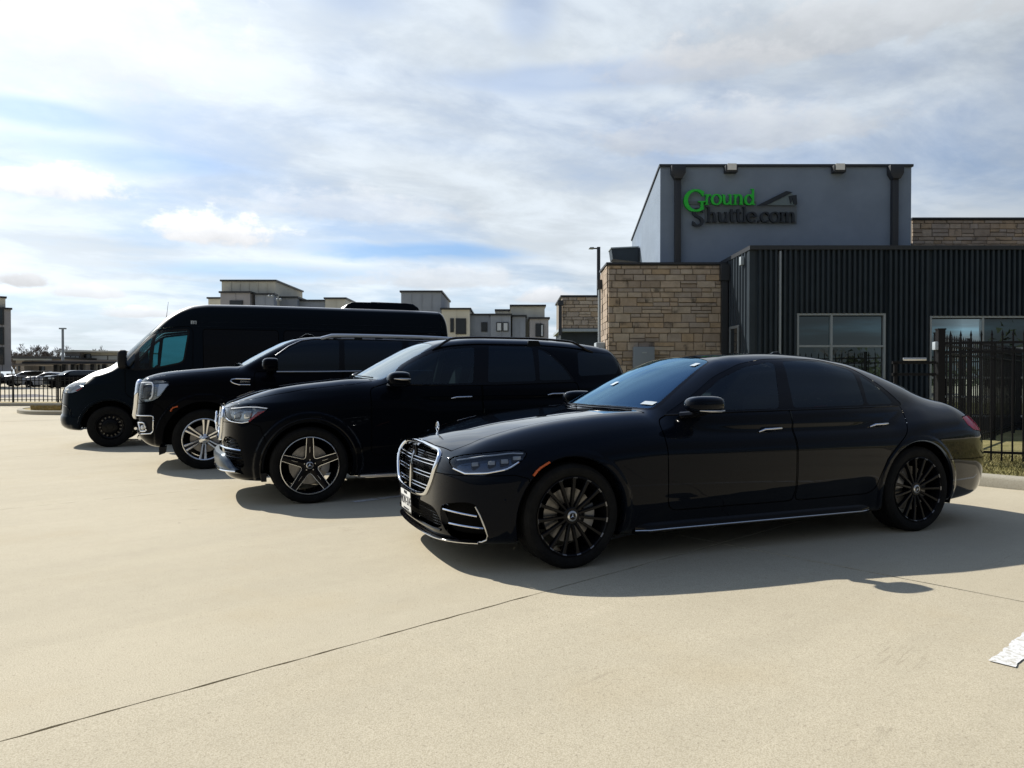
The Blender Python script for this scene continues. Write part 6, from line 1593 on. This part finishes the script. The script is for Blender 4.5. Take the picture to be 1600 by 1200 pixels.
def build_left_far():
    # apartment corner cut by the left edge of the frame
    D = 80
    a = empty('apartment_building', (0, 0, 0)); tag(a, 'dark grey multi-storey apartment corner at the far left edge behind the iron fence', 'building')
    # turned with the lot: the face we see runs from the corner towards the lower left, out of the frame
    cx, cy = X(17.8, D), D; a.location = (cx, cy, 0); a.rotation_euler = (0, 0, A42)
    def bx(nm, m, x0, x1, y0, y1, z0, z1, par=a): return MB().box(x0, x1, y0, y1, z0, z1).build(nm, M[m], par)
    zt, zu, zl = Z(484, D), Z(466, D), Z(580, D)
    w_ = bx('wall_block', 'midgrey', -28, 0, 0, 14, zl, zt); bx('parapet_cap', 'coping', -28.1, .12, -.15, 14, zt, zt+.2, w_)
    u_ = bx('wall_block', 'cream', -28, -.40, .6, 14, zt+.2, zu); bx('parapet_cap', 'coping', -28.1, -.28, .5, 14, zu, zu+.2, u_)
    l_ = bx('wall_block', 'cream', -28, -.9, .5, 14, -.03, zl)
    for k in range(3):
        for j in range(3):
            z0 = zl+.7+2.15*j; x1 = -.62-6.4*k
            f = bx('window', 'coping', x1-4.2, x1, -.08, 0, z0, z0+1.9, w_); bx('pane', 'winglass', x1-4.05, x1-2.2, -.11, -.081, z0+.1, z0+1.8, w_); bx('pane', 'winglass', x1-2.0, x1-.15, -.11, -.081, z0+.1, z0+1.8, w_)
    for k in range(8): bx('panel_joint', 'coping', -3.2*k-.82, -3.2*k-.78, -.012, 0, zl, zt-.02, w_)
    # taupe low house
    D = 130
    h = empty('low_house', (0, 0, 0)); tag(h, 'low taupe building with a flat overhanging roof left of the light pole', 'building')
    block(h, 33, 95, 561, D, 9, M['brownwall'], wins=[(42, 48, 571, 582, 'winglass'), (62, 70, 571, 580, 'winglass')], cap=False)
    block(h, 25, 38, 562, D-2.5, 9, M['brownwall'], cap=False, wins=[(29, 31, 572, 579, 'winglass')])
    MB().box(X(26, D), X(97, D), D-4, D+14, Z(561, D), Z(557.5, D)).build('roof', M['coping'], h)
    MB().box(X(42, D), X(96, D), D-3.6, D-2.6, Z(563.5, D), Z(561.2, D)).build('fascia', M['palebox'], h)
    # modern clerestory building
    D = 140
    m = empty('pavilion', (0, 0, 0)); tag(m, 'pale flat-roofed pavilion with a strip of windows beside the van mirror', 'building')
    block(m, 102, 126, 550.5, D-.1, 10, M['midgrey'], cap=False, wins=[(104, 110, 556.5, 561.5, 'winpale'), (112, 118, 556.5, 561.5, 'winpale'), (119, 124, 556.5, 561.5, 'winpale')])
    block(m, 126, 200, 551, D+1, 10, M['cream'], cap=False, wins=[(129, 142, 553.5, 563, 'winglass'), (144, 168, 556, 562, 'winpale'), (170, 190, 556, 562, 'winpale')])
    MB().prism([(X(99, D), Z(549.2, D)), (X(122, D), Z(547.3, D)), (X(205, D), Z(549.0, D)), (X(205, D), Z(551, D)), (X(122, D), Z(550.5, D)), (X(99, D), Z(551, D))], D-2, D+12).build('roof', M['cream'], m)
    # carport with its posts
    D = 92
    c = empty('carport', (0, 0, 0)); tag(c, 'long dark flat carport roof on square posts over parked cars', 'shelter')
    MB().prism([(X(42, D), Z(569.5, D)), (X(95, D), Z(564, D)), (X(215, D), Z(563.6, D)), (X(215, D), Z(568, D)), (X(95, D), Z(569.5, D)), (X(42, D), Z(571.5, D))], D-3, D+3).build('roof', M['brownwall'], c)
    MB().box(X(60, D), X(215, D), D-3.05, D-2.95, Z(568.3, D-3), Z(564.9, D-3)).build('fascia', M['coping'], c)
    for px in (88.5, 101.5, 115, 129, 146, 164, 182): x = X(px, D); MB().box(x-.24, x+.24, D-.24, D+.24, -.03, Z(569, D)).build('post', M['coping'], c)
    for px in (95, 122, 155, 195): x = X(px, D+2.4); MB().box(x-.12, x+.12, D+2.3, D+2.5, -.03, Z(569, D+2)).build('post', M['coping'], c)
    wl = empty('screen_wall', (0, 0, 0)); tag(wl, 'dark screen wall at the back of the far car park', 'wall'); MB().box(X(10, 104), X(215, 104), 104, 104.3, -.03, 1.6).build('wall_panel', M['coping'], wl)
    # light pole
    D = 102
    p = empty('light_pole', (X(98.5, D), D, 0)); tag(p, 'tall thin grey light pole rising above the carport', 'street lamp')
    MB().lathe([(.22, -.03), (.22, .6), (.18, .65), (.15, Z(514.5, D))], 12, axis='z').build('pole', M['greybox'], p, angle=40)
    MB().box(-.42, .42, -.2, .2, Z(514.5, D), Z(512.4, D)).build('lamp_head', M['greybox'], p)
def build_lamp_right():
    D = 30
    p = empty('light_pole', (X(935, D), D, 0)); tag(p, 'dark light pole with one arm behind the stone wing of the office', 'street lamp')
    w_ = .065
    MB().box(-w_, w_, -w_, w_, 0, Z(386.5, D)).build('pole', M['coping'], p)
    MB().box(-.30, -w_, -.035, .035, Z(389.5, D), Z(387.8, D)).build('arm', M['coping'], p)
    MB().prism([(-.40, Z(389.2, D)), (-.20, Z(389.6, D)), (-.20, Z(387.2, D)), (-.36, Z(387.4, D))], -.14, .14).build('lamp_head', M['greybox'], p, bevel=.01)
def bare_tree(loc, h, seed, label, group, depth=5, spread=.55, rmin=.0):
    g = random.Random(seed); t = empty('bare_tree', loc); tag(t, label, 'tree', group); tr = MB(); cr = MB()
    def grow(p, d, l, r, lev):
        q = p+d*l; mid = p+d*l*.5+Vector((g.uniform(-1, 1), g.uniform(-1, 1), 0))*l*.05
        r = max(r, rmin); (tr if lev < 2 else cr).tube([p, mid, q], [r, r*.85, r*.7], 5 if lev < 2 else 3, caps=False)
        if lev >= depth: return
        for i in range(g.choice([2, 3, 3]) if lev else 4):
            a = g.uniform(0, 6.28); s_ = g.uniform(.25, spread+.25)
            nd = (d+Vector((math.cos(a)*s_, math.sin(a)*s_, g.uniform(-.05, .30)))).normalized()
            grow(p+d*l*g.uniform(.55, 1), nd, l*g.uniform(.60, .82), r*.58, lev+1)
    grow(Vector((0, 0, -.03)), Vector((0, 0, 1)), h*.30, h*.022, 0)
    tr.build('trunk', M['bark'], t); cr.build('crown', M['twig'], t); return t
def lowcar(name, label, cat, par, loc, yaw, h, lo, hi, paint, wb, R, yo, win, wspoly, group, wmat='rimdark', wsz=1.1):
    """a distant parked car: same body kit at a coarse grid"""
    c = Car(name, label, cat, par, loc, yaw, h, lo, hi, paint, group); c.root.location.z = -.03
    for ax in (0, wb): c.arch(ax, R, R+.06)
    gl = c.cut(xzpoly(win, 1), 0); c.emit('side_window', shift(gl, -.004), M['winglass'], 'pair')
    ws = c.cut(xypoly(wspoly, wsz, 1, (-.4, 1.9)), 0); c.emit('windscreen', shift(ws, -.003), M['winglass'])
    hl = c.cut(lambda x, y, z: np.maximum(np.maximum(x+.45, .5-y), np.abs(z-(.9 if R < .4 else 1.08))-.09), 0); c.emit('headlight', hl, M['lampwhite'], 'pair')
    c.finish()
    e = empty('wheel'); MB().lathe([(R*.6, .03), (R*.72, .0), (R*.96, .02), (R, .05), (R, .2), (R*.9, .23)], 24).build('tyre', M['tyre'], e)
    mb = MB().lathe([(R*.62, .03), (R*.55, .05), (R*.5, .1)], 24)
    for k in range(5): bar(mb, [.02, R*.6], [0, 0], [.05, .035], [.03, .03], .03, k*2*math.pi/5)
    mb.build('rim', M[wmat], e); c.wheels(e, (0, wb), yo, R); return c
def build_far_cars():
    GW = [(.95, 1.26), (1.03, 1.40), (1.34, 1.56), (1.75, 1.65), (2.6, 1.64), (2.95, 1.42), (3.06, 1.26), (1.8, 1.23)]
    YW = [(.955, 1.40), (.985, 1.59), (1.34, 1.82), (1.6, 1.85), (3.9, 1.83), (3.95, 1.42), (1.2, 1.378)]
    GS = [(.555, 0), (.60, .30), (.72, .70), (1.05, .70), (1.36, .60), (1.42, .25), (1.41, 0)]
    YS = [(.38, 0), (.42, .4), (.50, .76), (.95, .74), (1.25, .67), (1.30, .25), (1.29, 0)]
    grp = 'cars parked in the far car park'
    lowcar('parked_car', 'black SUV in the far car park, right end of the row behind the fence', 'car', YUKON, (X(86, 78), 78), rad(52), .06, (-1.05, .22), (4.45, 1.1, 2.0), M['paint_y'], 3.071, .419, 1.0, YW, YS, grp, wsz=1.44)
    lowcar('parked_car', 'pale silver pickup-like SUV behind the fence, left in the far row', 'car', YUKON, (X(22, 92), 92), rad(12), .06, (-1.05, .22), (4.45, 1.1, 2.0), M['silverpaint'], 3.071, .419, 1.0, YW, YS, grp, wsz=1.44)
    lowcar('parked_car', 'white SUV behind the fence in the middle of the far row', 'car', GLE, (X(49, 86), 86), rad(16), .06, (-1.0, .18), (4.15, 1.05, 1.84), M['whitepaint'], 2.995, .391, .96, GW, GS, grp, wsz=1.23)
    lowcar('parked_car', 'dark grey car left of the black SUV in the far row', 'car', GLE, (X(80, 84), 84), rad(40), .06, (-1.0, .18), (4.15, 1.05, 1.84), M['paint_v'], 2.995, .391, .96, GW, GS, grp, wsz=1.23)
    lowcar('parked_car', 'dark car at the left edge of the frame behind the fence', 'car', GLE, (X(-50, 90), 90), rad(4), .06, (-1.0, .18), (4.15, 1.05, 1.84), M['paint_g'], 2.995, .391, .96, GW, GS, grp, wsz=1.23)
def build_trees():
    g = random.Random(12)
    far = {19: 'bare tree just right of the dark apartment corner', 25: 'low bare tree over the left end of the taupe house', 31: 'bare tree above the left corner of the taupe roof',
           38: 'rounded bare tree left of centre over the taupe house', 44: 'tall twiggy bare tree left of centre above the taupe roof', 51: 'thin bare tree over the middle of the taupe house', 58: 'bare tree above the middle of the taupe roof, right of the thin one',
           65: 'tallest bare tree, fan shaped, above the taupe roof', 72: 'bare tree right of the fan shaped one above the taupe roof', 80: 'bushy bare tree over the right part of the taupe house', 87: 'low bare tree at the right end of the taupe roof',
           94: 'dark bare tree leaning against the light pole', 112: 'bare tree behind the left end of the pale pavilion', 150: 'bare tree hidden behind the middle of the pavilion', 178: 'bare tree behind the van mirror'}
    for i, (px, lb) in enumerate(far.items()):
        D = g.uniform(150, 190); py = {65: 541, 94: 543, 44: 544}.get(px, g.uniform(546, 553))
        bare_tree((X(px, D), D, -.03), Z(py, D)*1.28, 100+i, lb, 'bare trees along the far edge', 6, .6, .035)
    # trees across the street behind the photographer, seen only as reflections in glass and paint
    for i in range(9):
        a = rad(-62+124*i/8+g.uniform(-4, 4)); R_ = g.uniform(55, 75)
        bare_tree((R_*math.sin(a), -R_*math.cos(a), -.03), g.uniform(6, 8.5), 300+i, 'bare tree across the street behind the camera', 'bare trees across the street', 6, .7)
    mb = []
    gg = np.random.default_rng(3); V = []; F = []
    for i in range(22000):                                          # far hedge and woodland mass
        a = gg.uniform(-1.75, 1.75); R_ = gg.uniform(85, 105); top = 4.6+2.0*math.sin(a*9)+1.5*math.sin(a*23+1)
        z = abs(gg.normal(0, .5))*top; c = np.array((R_*math.sin(a), -R_*math.cos(a), min(z, top*1.25)))
        q = gg.normal(0, .34, (3, 3)); k = len(V); V += [tuple(c+q[0]), tuple(c+q[1]), tuple(c+q[2])]; F.append((k, k+1, k+2))
    o = MB().add(V, F).build('woodland', mat('dark_evergreen_leaf', (.030, .040, .018), .8, var=.4, vscale=.4)); o['kind'] = 'stuff'
def build_fences():
    Dn = 9.75
    ax, ay = 5.80, 9.97; bx, by = 8.9, 8.55
    z0 = .125
    fence('iron_fence', 'black spear-topped iron fence along the lawn behind the saloon', (ax, ay, 0), (bx, by, 0), 1.72, z0, .118, 2.0, (1.62, 1.50, .17), group=None)
    fence('iron_fence', 'black iron fence running back towards the office windows', (ax+.12, ay+.30, 0), (14.6, 19.9, 0), 1.72, z0, .16, 2.2, (1.62, 1.50, .17))
    # gate leaf with its push bar and latch
    g = empty('gate', (ax, ay, z0), math.pi+rad(-6)); tag(g, 'short iron gate leaf with a silver push bar beside the big fence post', 'gate')
    MB().box(-.045, .045, -.045, .045, -.15, 1.80).box(-.052, .052, -.052, .052, 1.801, 1.82).build('gate_post', M['fence'], g)
    for z in (1.36, 1.20, .30): MB().box(.06, .62, -.02, .02, z-.018, z+.018).build('rail', M['fence'], g)
    MB().box(.56, .60, -.02, .02, .1, 1.36).build('stile', M['fence'], g)
    MB().box(.20, .50, .03, .06, 1.385, 1.425).build('push_bar', M['satin'], g, bevel=.008)
    MB().box(.05, .095, -.03, .06, 1.53, 1.64).build('latch', M['palebox'], g, bevel=.01)
    # far left fence behind the island
    D = 32.6
    fence('iron_fence', 'black iron fence on the verge at the far left, in front of the parked cars', (X(-120, D), D, 0), (X(330, D), D, 0), Z(588.5, D)-.10, .10, .19, 1.99, (Z(590.5, D)-.10, Z(594.5, D)-.10, .14), finial=False, picket_w=.028)
# ================================================================ build
build_ground(); build_kerbs(); build_office(); build_apartments(); build_left_far(); build_trees()
build_sign(); build_lamp_right(); build_fences()
build_sedan(); build_gle(); build_yukon(); build_van()
build_far_cars()
